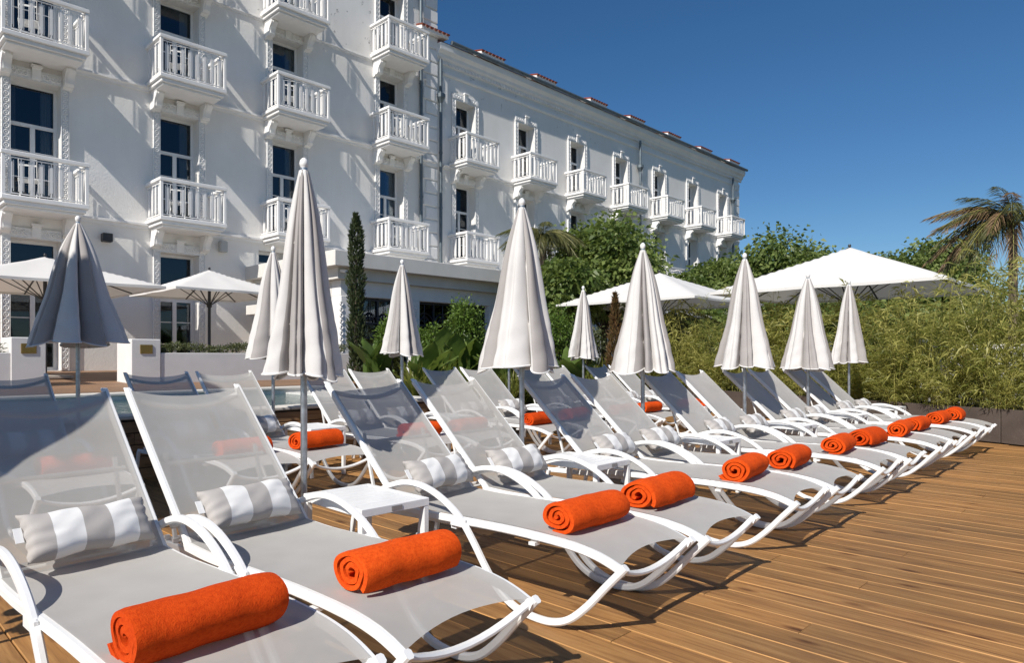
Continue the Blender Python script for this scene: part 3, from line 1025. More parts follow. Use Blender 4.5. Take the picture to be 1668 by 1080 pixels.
# low white walls with hedges in front of the terrace
def low_wall(x0, x1, y, zt, label, pillar=None):
    zb = .2
    t = thing('planter_wall', label, 'wall', ((x0 + x1) / 2, y, terr_z(y)))
    B = Vector(t.location)
    def P(nm, mb, m, par=t, kind=None):
        mb.v = [tuple(Vector(v) - B) for v in mb.v]
        return link(nm, mb.mesh(nm, m), par, kind=kind)
    P('front_wall', MB().box(x0, x1, y, y + .14, zb, zt, bev=.008), M['low_wall'])
    P('back_wall', MB().box(x0, x1, y + .56, y + .7, zb, zt, bev=.008), M['low_wall'])
    P('end_wall', MB().box(x1 - .14, x1, y + .141, y + .559, zb, zt - .002), M['low_wall'])
    P('earth', MB().box(x0 + .02, x1 - .142, y + .142, y + .558, zb, zt - .06), M['soil'])
    if pillar:
        a, b, zt2 = pillar
        pp = P('pillar', MB().box(a, b, y - .02, y + .72, zb, zt2, bev=.012), M['low_wall'])
        pl = MB().box((a + b) / 2 - .11, (a + b) / 2 + .11, y - .034, y - .021, zt2 - .26, zt2 - .1, bev=.004)
        P('plaque', pl, M['brass'], pp)
def hedge(x0, x1, y, z, label, n=5200, seed=1):
    r = np.random.default_rng(seed)
    L = x1 - x0
    C = np.c_[r.uniform(x0, x1, n), y + r.uniform(.08, .62, n), z - .05 + r.random(n) ** .6 * (.17 + .05 * r.random(n))]
    C[:, 2] += .035 * np.sin(C[:, 0] * 5) * (C[:, 2] > z)
    D_ = r.normal(size=(n, 3)); D_[:, 2] = np.abs(D_[:, 2]) * .9
    C -= np.array([(x0 + x1) / 2, y + .35, z - .06])
    t = thing('hedge', label, 'hedge', ((x0 + x1) / 2, y + .35, z - .06), group=None)
    link('foliage', leaves_mesh('hedge_foliage', C, D_, r.uniform(.05, .09, n), .02, M['leaf_hedge'], tone=r.random(n) ** 1.3, seed=seed), t, kind='stuff')
    st = MB()
    for k in range(int(L / .35)):
        xx_ = x0 + .2 + k * .35 - (x0 + x1) / 2
        st.cone_tube([(xx_, 0, -.02), (xx_ + .03, .02, .14)], [.012, .006], 5)
    link('stem', st.mesh('hedge_stem', M['bark']), t)
low_wall(4.82, 9.3, 12.4, 1.245, 'low white planter wall topped by a clipped hedge beside the terrace', (4.30, 4.815, 1.49))
hedge(4.85, 9.1, 12.4, 1.245, 'long clipped dark green hedge on top of the low white wall', seed=3)
low_wall(-2.5, 2.46, 12.4, 1.245, 'low white planter wall whose square pillar flanks the open doorway', (2.462, 2.96, 1.49))
hedge(-2.3, 2.40, 12.4, 1.245, 'short visible end of clipped hedge beside the white pillar near doorway', seed=4)

# ================================================================== LOUNGERS
def lounger_proto():
    root = link('sun_lounger', None)
    RU = .305
    rail_vz = catmull([(-.015, .325), (.05, .352), (.14, .376), (.28, .392), (.55, .398), (.85, .392), (1.15, .384), (1.37, .392)], 4)
    def rail_z(v):
        for (a, za), (b, zb) in zip(rail_vz[:-1], rail_vz[1:]):
            if a <= v <= b:
                return za + (zb - za) * (v - a) / (b - a + 1e-9)
        return rail_vz[0][1] if v < 0 else rail_vz[-1][1]
    for sx in (-1, 1):
        m = MB(); m.sweep([(sx * RU, v, z - .018) for v, z in rail_vz], rrect(.03, .038), (1, 0, 0))
        m.box(sx * RU - .02, sx * RU + .02, .42, .455, .338, .352); m.box(sx * RU - .02, sx * RU + .02, .9, .935, .330, .345)
        link('side_rail', m.mesh('side_rail', M['white_metal'], 35), root)
        path = catmull([(1.45, .455), (1.37, .488), (1.27, .515), (1.17, .518), (1.06, .495), (.95, .445), (.86, .38), (.78, .285), (.70, .175), (.62, .088), (.53, .036), (.43, .017), (.33, .02), (.24, .055), (.15, .135), (.06, .24), (-.025, .335)], 4)
        n = len(path)
        pts = []
        for i_, (v, z) in enumerate(path):
            f = i_ / (n - 1)
            u = .329 - .016 * max(0, (f - .55) / .45)
            pts.append((sx * u, v, z))
        m = MB(); m.sweep(pts, rrect(.030, .032, .007), (1, 0, 0))
        ar = link('armrest', m.mesh('armrest', M['white_metal'], 35), root)
        b2 = MB()
        xa, xb = sorted((sx * .3205, sx * .341))
        b2.box(xa, xb, .83, .93, .345, .39, bev=.005)
        link('bracket', b2.mesh('bracket', M['white_metal']), ar)
    # notched rack and rear legs
    for sx in (-1, 1):
        m = MB(); m.sweep([(sx * .262, .95, .345), (sx * .262, 1.80, .315)], rrect(.022, .036, .004), (1, 0, 0))
        for k in range(6):
            m.box(sx * .262 - .013, sx * .262 + .013, 1.22 + k * .085, 1.235 + k * .085, .345, .362)
        link('rack', m.mesh('rack', M['white_metal'], 35), root)
        m = MB(); m.sweep([(sx * .285, 1.74, .32), (sx * .295, 1.80, .012)], rrect(.03, .026, .005), (1, 0, 0))
        lg = link('rear_leg', m.mesh('rear_leg', M['white_metal'], 35), root)
        link('foot_cap', MB().lathe([(.022, 0), (.022, .03), (.016, .034)], 8, (sx * .295, 1.80)).mesh('foot_cap', M['white_plastic'], 30), lg)
        m = MB(); m.sweep([(sx * .24, 1.72, .735), (sx * .245, 1.60, .335)], rrect(.02, .014, .003), (1, 0, 0))
        link('prop_strut', m.mesh('prop_strut', M['white_metal'], 35), root)
    for hx, vy, vz, rr in ((.285, 1.74, .315, .012), (.245, 1.60, .337, .009), (.29, .90, .352, .012)):
        link('cross_bar', MB().tube([(-hx, vy, vz), (hx, vy, vz)], rr, 8).mesh('cross_bar', M['white_metal'], 35), root)
    m = MB()
    m.sweep([(u, .006 + .02 * (1 - (u / .30) ** 2), .312 - .062 * (1 - (u / .30) ** 2)) for u in [-.30 + k * .06 for k in range(11)]], rrect(.024, .03, .008), (0, 0, 1))
    link('foot_bar', m.mesh('foot_bar', M['white_metal'], 35), root)
    # backrest
    h = Vector((0, 1.365, .392)); tp = Vector((0, 2.0, 1.02))
    d = (tp - h)
    nv = Vector((0, -d.z, d.y)).normalized()
    for sx in (-1, 1):
        m = MB()
        m.sweep([h + Vector((sx * .302, 0, 0)) - d * .02, h + d * .5 + Vector((sx * .302, 0, 0)), tp + Vector((sx * .300, 0, 0))], rrect(.03, .036, .006), (1, 0, 0))
        link('back_rail', m.mesh('back_rail', M['white_metal'], 35), root)
    m = MB()
    m.sweep([h + d * (.955 - .075 * (1 - (u / .28) ** 2)) + Vector((u, 0, 0)) - nv * .022 for u in [-.29 + k * .058 for k in range(11)]], rrect(.016, .034, .006), tuple(nv))
    link('top_bar', m.mesh('top_bar', M['white_metal'], 35), root)
    link('cross_bar', MB().tube([h + d * .5 + Vector((-.28, 0, 0)) - nv * .03, h + d * .5 + Vector((.28, 0, 0)) - nv * .03], .010, 8).mesh('cross_bar', M['white_metal'], 35), root)
    # sling
    nu, nvv = 13, 26
    def seat(i_, j_):
        u = -.30 + .60 * i_ / (nu - 1)
        a = u / .30
        v0 = .0 + .05 * (1 - a * a)
        v = v0 + (1.375 - v0) * j_ / (nvv - 1)
        z = rail_z(v) + .004 - .010 * (1 - a ** 4) * (1 if v > .1 else .6)
        return (u, v, z)
    m = MB(); m.grid(nu, nvv, seat)
    link('seat_sling', m.mesh('seat_sling', M['sling'], 60), root)
    def back(i_, j_):
        u = -.297 + .594 * i_ / (nu - 1)
        a = u / .297
        tmax = .985 - .045 * (1 - a * a)
        t = -.035 + (tmax + .035) * j_ / (nvv - 1)
        p = h + d * t + nv * (.019 - .012 * (1 - a ** 4))
        return (u, p.y, p.z)
    m = MB(); m.grid(nu, nvv, back)
    bs = link('back_sling', m.mesh('back_sling', M['sling'], 60), root)
    for sx in (-1, 1):
        link('end_cap', MB().box(sx * .302 - .017, sx * .302 + .017, -.02, .02, -.004, .006, bev=.004).mesh('end_cap', M['white_plastic']), root, tp + Vector((0, .002, .003)), (rad(44.6), 0, 0))
    return root

def pillow_mesh(seed):
    r = random.Random(seed)
    ph = [r.uniform(0, 6.28) for _ in range(8)]
    m = MB(); nu, nv_ = 40, 22
    W, H, T = .238, .099, .060
    def f(i_, j_, s):
        a = -1 + 2 * i_ / (nu - 1); b = -1 + 2 * j_ / (nv_ - 1)
        ea = max(0, 1 - abs(a) ** 3.0) ** .5; eb = max(0, 1 - abs(b) ** 2.6) ** .55
        pin = 1 - .10 * (1 - abs(b) ** 2) * abs(a) ** 6
        x_ = W * a * (1 - .05 * (1 - b * b) * (abs(a) > .0) * abs(a) ** 3) ; z_ = H * b * (1 - .13 * (1 - a * a))
        wr = .0016 * math.sin(5 * a + 3 * b + ph[0]) + .0012 * math.sin(11 * a - 6 * b + ph[1]) + .006 * abs(a) ** 3 * math.sin(12 * b + ph[2]) + .005 * abs(b) ** 3 * math.sin(14 * a + ph[3])
        y_ = s * (T * (ea * eb) ** .75 + wr * ea * eb * 1.2 + .004)
        return (x_ + .003 * math.sin(15 * b + ph[4]), y_, z_ + .004 * math.sin(7 * a + ph[5]))
    m.grid(nu, nv_, lambda i_, j_: f(i_, j_, -1))
    o = len(m.v)
    m.grid(nu, nv_, lambda i_, j_: f(nu - 1 - i_, j_, 1))
    # rim
    rim = [(i_, 0) for i_ in range(nu)] + [(nu - 1, j_) for j_ in range(1, nv_)] + [(i_, nv_ - 1) for i_ in range(nu - 2, -1, -1)] + [(0, j_) for j_ in range(nv_ - 2, 0, -1)]
    fi = [j_ * nu + i_ for i_, j_ in rim]
    bi = [o + j_ * nu + (nu - 1 - i_) for i_, j_ in rim]
    k = len(fi)
    for q in range(k):
        m.f.append((fi[(q + 1) % k], fi[q], bi[q], bi[(q + 1) % k])); m.mi.append(0)
    return m.mesh('pillow', M['pillow'], 75)

def towel_mesh(seed):
    r = random.Random(seed)
    R0, Ln = .088 * r.uniform(.95, 1.05), .222 * r.uniform(.95, 1.05)
    turns = r.uniform(2.5, 3.1); th = .0185
    n = 96
    rin = R0 - turns * .0255
    secs = []
    ph = [r.uniform(0, 6.28) for _ in range(6)]
    def sp(t, off):
        a = t * turns * 2 * math.pi + ph[0] * .16 - 1.3
        rr = rin + t * turns * .0255 + off
        if t > .97:
            rr += (t - .97) * .12
        wob = 1 + (.05 + .10 * (1 - t)) * math.sin(2 * a * (1 - .05 * t) + ph[1]) + .03 * math.sin(3 * a + ph[2]) + .05 * (1 - t) * math.sin(5 * a + ph[3])
        x_ = rr * math.cos(a) * 1.12 * wob; z_ = rr * math.sin(a) * .90 * wob
        z_ = max(z_, -.070 + .12 * (z_ + .070))
        return (x_, z_)
    outer = [sp(k / (n - 1), th / 2) for k in range(n)]
    inner = [sp(k / (n - 1), -th / 2) for k in range(n)]
    loop = outer + inner[::-1]
    K = len(loop)
    m = MB(); nl = 22
    vs = []
    for j_ in range(nl):
        u = -1 + 2 * j_ / (nl - 1)
        edge = max(0, (abs(u) - .86) / .14)
        s = 1 - .05 * edge ** 2
        for i_, (x_, z_) in enumerate(loop):
            q = i_ if i_ < n else K - 1 - i_
            tt = q / (n - 1)
            xl = u * Ln * (1 + .018 * math.sin(q * .19 + ph[3]) * (abs(u) > .6) - .05 * (1 - tt) * abs(u) ** 8)
            w = 1 + .018 * math.sin(5 * u + ph[4] + 2 * math.atan2(z_, x_)) + .012 * math.sin(11 * u + ph[5])
            vs.append((xl, x_ * s * w, z_ * s * w))
    fs = []
    for j_ in range(nl - 1):
        for i_ in range(K):
            i2 = (i_ + 1) % K
            fs.append((j_ * K + i_, j_ * K + i2, (j_ + 1) * K + i2, (j_ + 1) * K + i_))
    for i_ in range(n - 1):
        a, b, c, d_ = i_, i_ + 1, K - 2 - i_, K - 1 - i_
        fs.append((a, d_, c, b))
        o = (nl - 1) * K
        fs.append((o + a, o + b, o + c, o + d_))
    m.add(vs, fs)
    return m.mesh('rolled_towel', M['towel'], 70)

def table_proto():
    root = link('side_table', None)
    W, Dp, zt = .42, .51, .483
    m = MB()
    f = .034
    m.box(-W / 2, W / 2, -Dp / 2, -Dp / 2 + f, zt - .04, zt, bev=.003); m.box(-W / 2, W / 2, Dp / 2 - f, Dp / 2, zt - .04, zt, bev=.003)
    m.box(-W / 2, -W / 2 + f, -Dp / 2 + f, Dp / 2 - f, zt - .04, zt, bev=.003); m.box(W / 2 - f, W / 2, -Dp / 2 + f, Dp / 2 - f, zt - .04, zt, bev=.003)
    fr = link('table_frame', m.mesh('table_frame', M['white_metal']), root)
    sm = MB().box(-W / 2 + f + .001, W / 2 - f - .001, -.031, .031, -.016, -.002, bev=.003).mesh('slat', M['white_metal'])
    ns = 7
    step = (Dp - 2 * f) / ns
    sm = MB().box(-W / 2 + f + .001, W / 2 - f - .001, -step / 2 + .0045, step / 2 - .0045, -.016, -.002, bev=.003).mesh('slat', M['white_metal'])
    for k in range(ns):
        link('slat', sm, root, (0, -Dp / 2 + f + (k + .5) * step, zt))
    lm = MB().box(-.017, .017, -.017, .017, 0, zt - .041, bev=.004).mesh('leg', M['white_metal'])
    for sx in (-1, 1):
        for sy in (-1, 1):
            link('leg', lm, root, (sx * (W / 2 - .018), sy * (Dp / 2 - .018), 0))
    lb = MB().box(-.033, .033, -.002, .0005, -.011, .011, bev=.001)
    pl = link('name_plate', lb.mesh('name_plate', M['label_metal']), fr, (.0, -Dp / 2 - .001, zt - .02))
    return root

def canopy_mesh(seed, Rh, L, lobes=6, swirl=.5):
    r = random.Random(seed)
    ph = [r.uniform(0, 6.28) for _ in range(8)]
    wd = [r.uniform(.55, 1.2) * (1.25 if k % 2 == 0 else .85) for k in range(lobes)]
    tot = sum(wd)
    edges = [sum(wd[:k]) / tot * 2 * math.pi for k in range(lobes + 1)]
    amp = [r.uniform(.80, 1.16) for _ in range(lobes)]
    hang = [r.uniform(-.03, .03) for _ in range(lobes)]
    skew = [r.uniform(.7, 1.5) for _ in range(lobes)]
    dep = [r.uniform(.55, 1.1) for _ in range(lobes)]
    lean = r.choice((-1, 1)) * r.uniform(.35, .75)
    na, nt_ = 192, 36
    def pos(i_, j_):
        t = j_ / (nt_ - 1)
        a = 2 * math.pi * i_ / na
        a2 = (a + .16 * math.sin(2 * a + ph[0]) * t) % (2 * math.pi)
        li = 0
        while li < lobes - 1 and a2 >= edges[li + 1]:
            li += 1
        fr_ = (a2 - edges[li]) / (edges[li + 1] - edges[li])
        fs = fr_ ** skew[li]
        g = abs(math.sin(math.pi * fs)) ** .42
        w_ = (edges[li + 1] - edges[li]) / (2 * math.pi / lobes)
        prof = .026 + (Rh - .026) * (.12 * math.sin(math.pi * min(1, t * 1.6)) * (1 - t) + t ** 1.06)
        A = (.40 + .28 * t ** .6)
        dv = A * (.75 + .25 * math.sin(ph[4] + li * 2.1))
        rr = prof * (1 - dv + dv * g * amp[li] * min(1.12, .85 + .15 * w_))
        # shallow secondary pleat inside the wide panels
        if w_ > .9:
            rr -= prof * .16 * dep[li] * t ** .5 * math.exp(-((fs - .52) / .085) ** 2)
        rr += .010 * t * math.sin(3.0 * a + 4 * t + ph[2]) + .004 * t * math.sin(11 * a + 7 * t + ph[3])
        rr += .004 * t * t * math.sin(46 * t + 5 * a + ph[5]) * (t > .72)
        tw = swirl * t * .35 + lean * (.25 + .75 * t) * (rr / max(prof, 1e-4) - .55)
        z = -L * t - (.045 * g + hang[li] * g) * t ** 7
        return (rr * math.cos(a + tw), rr * math.sin(a + tw), z)
    m = MB(); m.grid(na, nt_, pos, wrap=True)
    def lobe_of(i_):
        a = 2 * math.pi * (i_ + .5) / na
        return sum(1 for e in edges[1:-1] if a >= e) % 2
    row = [lobe_of(i_) for i_ in range(na)]
    m.mi = row * (nt_ - 1)
    hem = [pos(i_, nt_ - 1) for i_ in range(0, na)]
    return m.mesh('canopy', [M['canopy'], M['canopy_grey']], 80), MB().tube(hem, .0065, 5, closed=True).mesh('hem_piping', M['piping'], 60)

def closed_parasol(x, y, ztop, zhem, Rh, seed, label, group, tilt=0.0, lobes=8):
    t = thing('closed_parasol', label, 'parasol', (x, y, 0), random.Random(seed).uniform(0, 1), group)
    L = ztop - .075 - zhem
    cm, hm = canopy_mesh(seed, Rh, L, lobes, random.Random(seed + 5).uniform(-1, 1))
    pm_ = MB(); pm_.tube([(0, 0, .03), (0, 0, ztop - .06)], .0185, 12)
    pole = link('pole', pm_.mesh('pole', M['galvanised'], 40), t)
    link('collar', MB().lathe([(.027, .34), (.027, .40), (.022, .405)], 12).mesh('collar', M['galvanised'], 30), pole)
    c = link('canopy', cm, t, (0, 0, ztop - .075))
    link('hem_piping', hm, c)
    link('finial', MB().lathe([(.027, -.095), (.028, -.07), (.024, -.06), (.018, -.055), (.016, -.042), (.022, -.034), (.025, -.02), (.022, -.004), (.013, .008), (.003, .014)], 14).mesh('finial', M['white_plastic'], 50), t, (0, 0, ztop - .017))
    rb = MB()
    for k in range(8):
        a = k * math.pi / 4
        rb.tube([(.02 * math.cos(a), .02 * math.sin(a), ztop - .12), (Rh * .36 * math.cos(a), Rh * .36 * math.sin(a), zhem + .06)], .004, 4)
    link('ribs', rb.mesh('ribs', M['white_metal']), t)
    link('base', MB().lathe([(.2, .0015), (.2, .03), (.19, .04), (.05, .045), (.04, .12), (.028, .125)], 20).mesh('base', M['galvanised'], 30), t)
    return t

LP = lounger_proto()
PM = [pillow_mesh(k) for k in range(3)]
TM = [towel_mesh(k) for k in range(7)]
TP = table_proto()
LR = rad(2.9)

FRONT = {}
for q_, c_ in enumerate((1.2575, 3.13, 4.965, 6.78, 8.57, 10.38)):
    FRONT[2 * q_ + 1] = c_ - (.352, .346, .345, .345, .345, .345)[q_]
    FRONT[2 * q_ + 2] = c_ + (.352, .346, .345, .345, .345, .345)[q_]
def lounger_at(root, xc, yf, rz):
    root.location = (xc, yf, 0.002)
    root.rotation_euler = (0, 0, rz)
def rest(xc, yf, rz, v, u=0.0):
    return (xc + u * math.cos(rz) - v * math.sin(rz), yf + u * math.sin(rz) + v * math.cos(rz))
ATT = {1: 'with the parasol shadow over its upper left back', 2: 'whose pale back stands in full sun', 3: 'with a mostly shaded dark back behind the near parasol'}
first = True
YF = 1.535
r_ = random.Random(11)
tag_me = MB().box(-.014, .014, -.002, .002, -.03, .03).mesh('label_tag', M['white_plastic'])
def dress(idx, xc, yf, rz, rowname, n, ordw):
    """pillow and towel lying on a lounger"""
    jz = r_.uniform(-.05, .05)
    px_, py_ = rest(xc, yf, rz, 1.335, r_.uniform(-.015, .015))
    p = thing('pillow', f'grey and white striped pillow on the {ordw} lounger from the near end, {rowname} row', 'pillow', (px_, py_, .524), rz + jz, f'striped pillows in the {rowname} row', PM[n % 3])
    p.rotation_euler = (rad(-38 + r_.uniform(-4, 4)), 0, rz + jz)
    link('label_tag', tag_me, p, (-.245, 0, .02))
    jt = r_.uniform(-.07, .07)
    vt = (.375 if idx > 2 else .345) + r_.uniform(-.02, .02)
    tx_, ty_ = rest(xc, yf, rz, vt, -.045 if (idx == 1 and rowname == 'front') else r_.uniform(-.03, .02))
    t = thing('rolled_towel', f'rolled orange towel on the {ordw} lounger from the near end, {rowname} row', 'towel', (tx_, ty_, .464), rz + jt, f'rolled towels in the {rowname} row', TM[(n * 5 + n // 4) % 7])
    return p, t
for k in range(1, 13):
    L = LP if first else copy_tree(LP)
    first = False
    jr = r_.uniform(-.008, .008)
    lounger_at(L, FRONT[k], YF + r_.uniform(-.012, .012), LR + jr)
    extra = {1: 'its back half in parasol shadow', 2: 'its pale see-through back in full sun', 3: 'its back nearly all in dark shade', 4: 'a rounded shadow on the back corner',
             5: 'back shaded in its upper half', 6: 'narrow shadow strip down its back', 7: 'back shaded down one side', 8: 'back in full sun', 9: 'dark shade on the back', 10: 'curved shade on the back', 11: 'small dark back', 12: 'standing next to the brown planter'}[k]
    L['label'] = f'white framed grey sling lounger, {ORD[k-1]} from the near end of the front row'
    L['category'] = 'sun lounger'
    L['group'] = 'loungers in the front row'
    dress(k, FRONT[k], L.location.y, LR + jr, 'front', k, ORD[k - 1])

BACKL = [.98, 2.27, 2.96, 4.15, 4.84, 6.055, 6.745, 7.84, 8.52, 9.726, 10.40]   # left edges of the backs
YB = 4.70
for k, xl in enumerate(BACKL):
    L = copy_tree(LP)
    xc = xl + .30 + .1
    jr = r_.uniform(-.012, .012)
    lounger_at(L, xc, YB + r_.uniform(-.02, .02), LR + jr)
    L['label'] = f'white framed grey sling lounger, {ORD[k]} from the near end of the back row'
    L['category'] = 'sun lounger'
    L['group'] = 'loungers in the back row'
    dress(k + 3, xc, L.location.y, LR + jr, 'back', k + 2, ORD[k])

first = True
for k in range(6):
    T = TP if first else copy_tree(TP)
    first = False
    T.location = ((2.13, 4.02, 5.83, 7.635, 9.435, 11.23)[k], 2.79 + r_.uniform(-.03, .03), .002)
    T.rotation_euler = (0, 0, r_.uniform(-.02, .02))
    T['label'] = f'small white slatted side table, {ORD[k]} from the near end of the front row'
    T['category'] = 'side table'; T['group'] = 'tables in the front row'
for k, X in enumerate([3.86, 5.74, 7.62, 9.45]):
    T = copy_tree(TP)
    T.location = (X, 5.92, .002); T.rotation_euler = (0, 0, r_.uniform(-.02, .02))
    T['label'] = f'small white slatted side table, {ORD[k]} from the near end of the back row'
    T['category'] = 'side table'; T['group'] = 'tables in the back row'

# ================================================================== CLOSED PARASOLS
UF = [(495, 3.24, 2.29, 1.115, .205, 'tall closed grey parasol nearest the camera, white finial, beside the first side table'),
      (850, 3.22, 2.35, 1.14, .305, 'closed grey parasol standing behind the second front side table'),
      (1047, 3.33, 2.245, 1.10, .32, 'closed grey parasol standing behind the third front side table'),
      (1213, 3.20, 2.33, 1.11, .31, 'closed grey parasol between the eighth and ninth front loungers'),
      (1316, 3.20, 2.265, 1.06, .30, 'closed grey parasol between the tenth and eleventh front loungers'),
      (1383, 3.25, 2.32, 1.12, .25, 'closed grey parasol at the far end of the front row by the planter')]
for k, (px, y, zt, zh, Rh, lab) in enumerate(UF):
    closed_parasol(X_at(px, y), y, zt, zh, Rh, 20 + k, lab, 'closed parasols in the front row', lobes=[8, 8, 8, 8, 8, 8][k])
closed_parasol(-.18, 3.25, 2.3, 1.1, .30, 31, 'closed grey parasol beside the first front lounger, outside the picture edge', 'closed parasols in the front row')
UB = [(127, 6.6, 2.447, 1.34, .43, 'flared closed parasol in dark shade standing by the raised pool'),
      (445, 6.6, 2.387, 1.22, .30, 'closed grey parasol in the back row behind the tallest parasol'),
      (655, 6.6, 2.415, 1.25, .27, 'closed grey parasol in front of the banana plants'),
      (829, 6.6, 2.40, 1.2, .28, 'closed grey parasol hidden behind another in the back row'),
      (950, 6.6, 2.35, 1.19, .235, 'smallest looking closed grey parasol, beside the reddish conifer')]
for k, (px, y, zt, zh, Rh, lab) in enumerate(UB):
    closed_parasol(X_at(px, y), y, zt, zh, Rh, 40 + k, lab, 'closed parasols in the back row', lobes=[8, 8, 8, 8, 8][k])

# ================================================================== OPEN PARASOLS
def open_parasol(x, y, zg, zh, za, side, label, seed=0, valance=0.0, rz=0.0):
    t = thing('open_parasol', label, 'parasol', (x, y, zg), rz, 'open white parasols')
    a = side / 2
    n = 33
    hh, ha = zh - zg, za - zg
    def f(i_, j_):
        u = -1 + 2 * i_ / (n - 1); v = -1 + 2 * j_ / (n - 1)
        rho = max(abs(u), abs(v))
        ang = math.atan2(v, u)
        sag = .055 * side / 4 * math.sin(4 * ang) ** 2 * rho * (1.15 - rho)
        zz = ha - (ha - hh) * (rho ** 1.06) - sag + .03 * max(0, 1 - rho * 4)
        sc_ = 1 - .018 * (math.sin(4 * ang) ** 2) * rho
        return (u * a * sc_, v * a * sc_, zz)
    m = MB(); m.grid(n, n, f)
    m.v = [tuple(p) for p in m.v]
    c = link('canopy', m.mesh('canopy', M['big_canopy'], 20), t)
    # hem: a short turned-down band all round
    ring = [f(i_, 0) for i_ in range(n)] + [f(n - 1, j_) for j_ in range(1, n)] + [f(i_, n - 1) for i_ in range(n - 2, -1, -1)] + [f(0, j_) for j_ in range(n - 2, 0, -1)]
    hb = MB(); hb.grid(len(ring), 2, lambda i_, j_: (ring[i_][0], ring[i_][1], ring[i_][2] + .002 - j_ * .05), wrap=True)
    link('hem', hb.mesh('hem', M['big_canopy'], 30), c)
    pm_ = MB(); pm_.tube([(0, 0, .06), (0, 0, ha + .02)], .035, 12)
    link('pole', pm_.mesh('pole', M['dark_metal'], 40), t)
    for k in range(8):
        an = k * math.pi / 4
        ln = a * (math.sqrt(2) if k % 2 else 1) * .97
        e = (ln * math.cos(an), ln * math.sin(an), hh - .03)
        rb = MB(); rb.sweep([(0.03 * math.cos(an), .03 * math.sin(an), ha - .10), e], rrect(.022, .03, .004), (0, 0, 1))
        mid = tuple(.45 * q for q in e[:2]) + ((ha - .10) * .55 + e[2] * .45 - .01,)
        rb.sweep([(0.03 * math.cos(an), .03 * math.sin(an), hh - .25), mid], rrect(.016, .02, .003), (0, 0, 1))
        link('rib', rb.mesh('rib', M['dark_metal']), t)
    link('hub', MB().lathe([(.05, hh - .3), (.06, hh - .28), (.06, hh - .2), (.05, hh - .18)], 12).mesh('hub', M['dark_metal'], 40), t)
    link('finial', MB().lathe([(.02, ha + .03), (.03, ha + .06), (.02, ha + .09)], 10).mesh('finial', M['dark_metal'], 40), t)
    link('base', MB().box(-.4, .4, -.4, .4, .002, .06, bev=.01).mesh('base', M['paving']), t)
    return t
open_parasol(3.45, 14.5, terr_z(14.5), 2.50, 3.04, 3.3, 'wide open white parasol on the terrace behind the dark flared one')
open_parasol(6.83, 14.75, terr_z(14.75), 2.58, 3.10, 2.6, 'small open white parasol on a dark pole behind the clipped hedge')
open_parasol(15.1, 4.3, -.05, 2.44, 3.28, 3.8, 'largest open white parasol rising above the bamboo')
open_parasol(16.15, 8.9, .33, 2.50, 3.28, 3.7, 'open white parasol between the trees and the bamboo')
open_parasol(19.3, 11.2, .33, 2.4, 3.0, 3.0, 'lower open white parasol mostly hidden behind other white ones')

# ================================================================== PLANTERS AND BAMBOO
pl_dir = Vector((2.11, 4.76, 0)).normalized()
pl_n = Vector((pl_dir.y, -pl_dir.x, 0))
pl0 = Vector((11.79, 1.33, 0))
ang = math.atan2(pl_dir.y, pl_dir.x)
segs = [(-3.2, -.05), (0.0 - .045, 2.0), (2.005, 4.1), (4.105, 6.2), (6.205, 8.3)]
plabs = ['brown board planter nearest the camera with bamboo, at the picture edge', 'brown board planter carrying bamboo beside the last front lounger',
         'brown board planter in the middle of the row behind the far parasols', 'brown board planter half hidden behind the far front loungers', 'farthest brown board planter of the bamboo row near the trees']
seg2 = [(-3.0, .28), (.285, 2.63), (2.635, 4.6), (4.605, 6.6), (6.605, 8.6)]
for (a, b), lab in zip(seg2, plabs):
    c = pl0 + pl_dir * ((a + b) / 2)
    t = thing('planter_box', lab, 'planter', (c.x, c.y, .0), ang, 'brown bamboo planters')
    l2 = (b - a) / 2 - .004
    link('front_panel', MB().box(-l2, l2, -.03, 0, .018, .477, bev=.004).mesh('front_panel', M['planter']), t)
    link('back_panel', MB().box(-l2, l2, -.65, -.62, .018, .477, bev=.004).mesh('back_panel', M['planter']), t)
    link('end_panel', MB().box(-l2, -l2 + .03, -.619, -.031, .018, .475).mesh('end_panel', M['planter']), t)
    link('end_panel', MB().box(l2 - .03, l2, -.619, -.031, .018, .475).mesh('end_panel', M['planter']), t)
    link('earth', MB().box(-l2 + .031, l2 - .031, -.618, -.032, .03, .43).mesh('earth', M['soil']), t)
    link('plinth', MB().box(-l2 + .02, l2 - .02, -.63, -.035, .001, .017).mesh('plinth', M['rubber']), t)

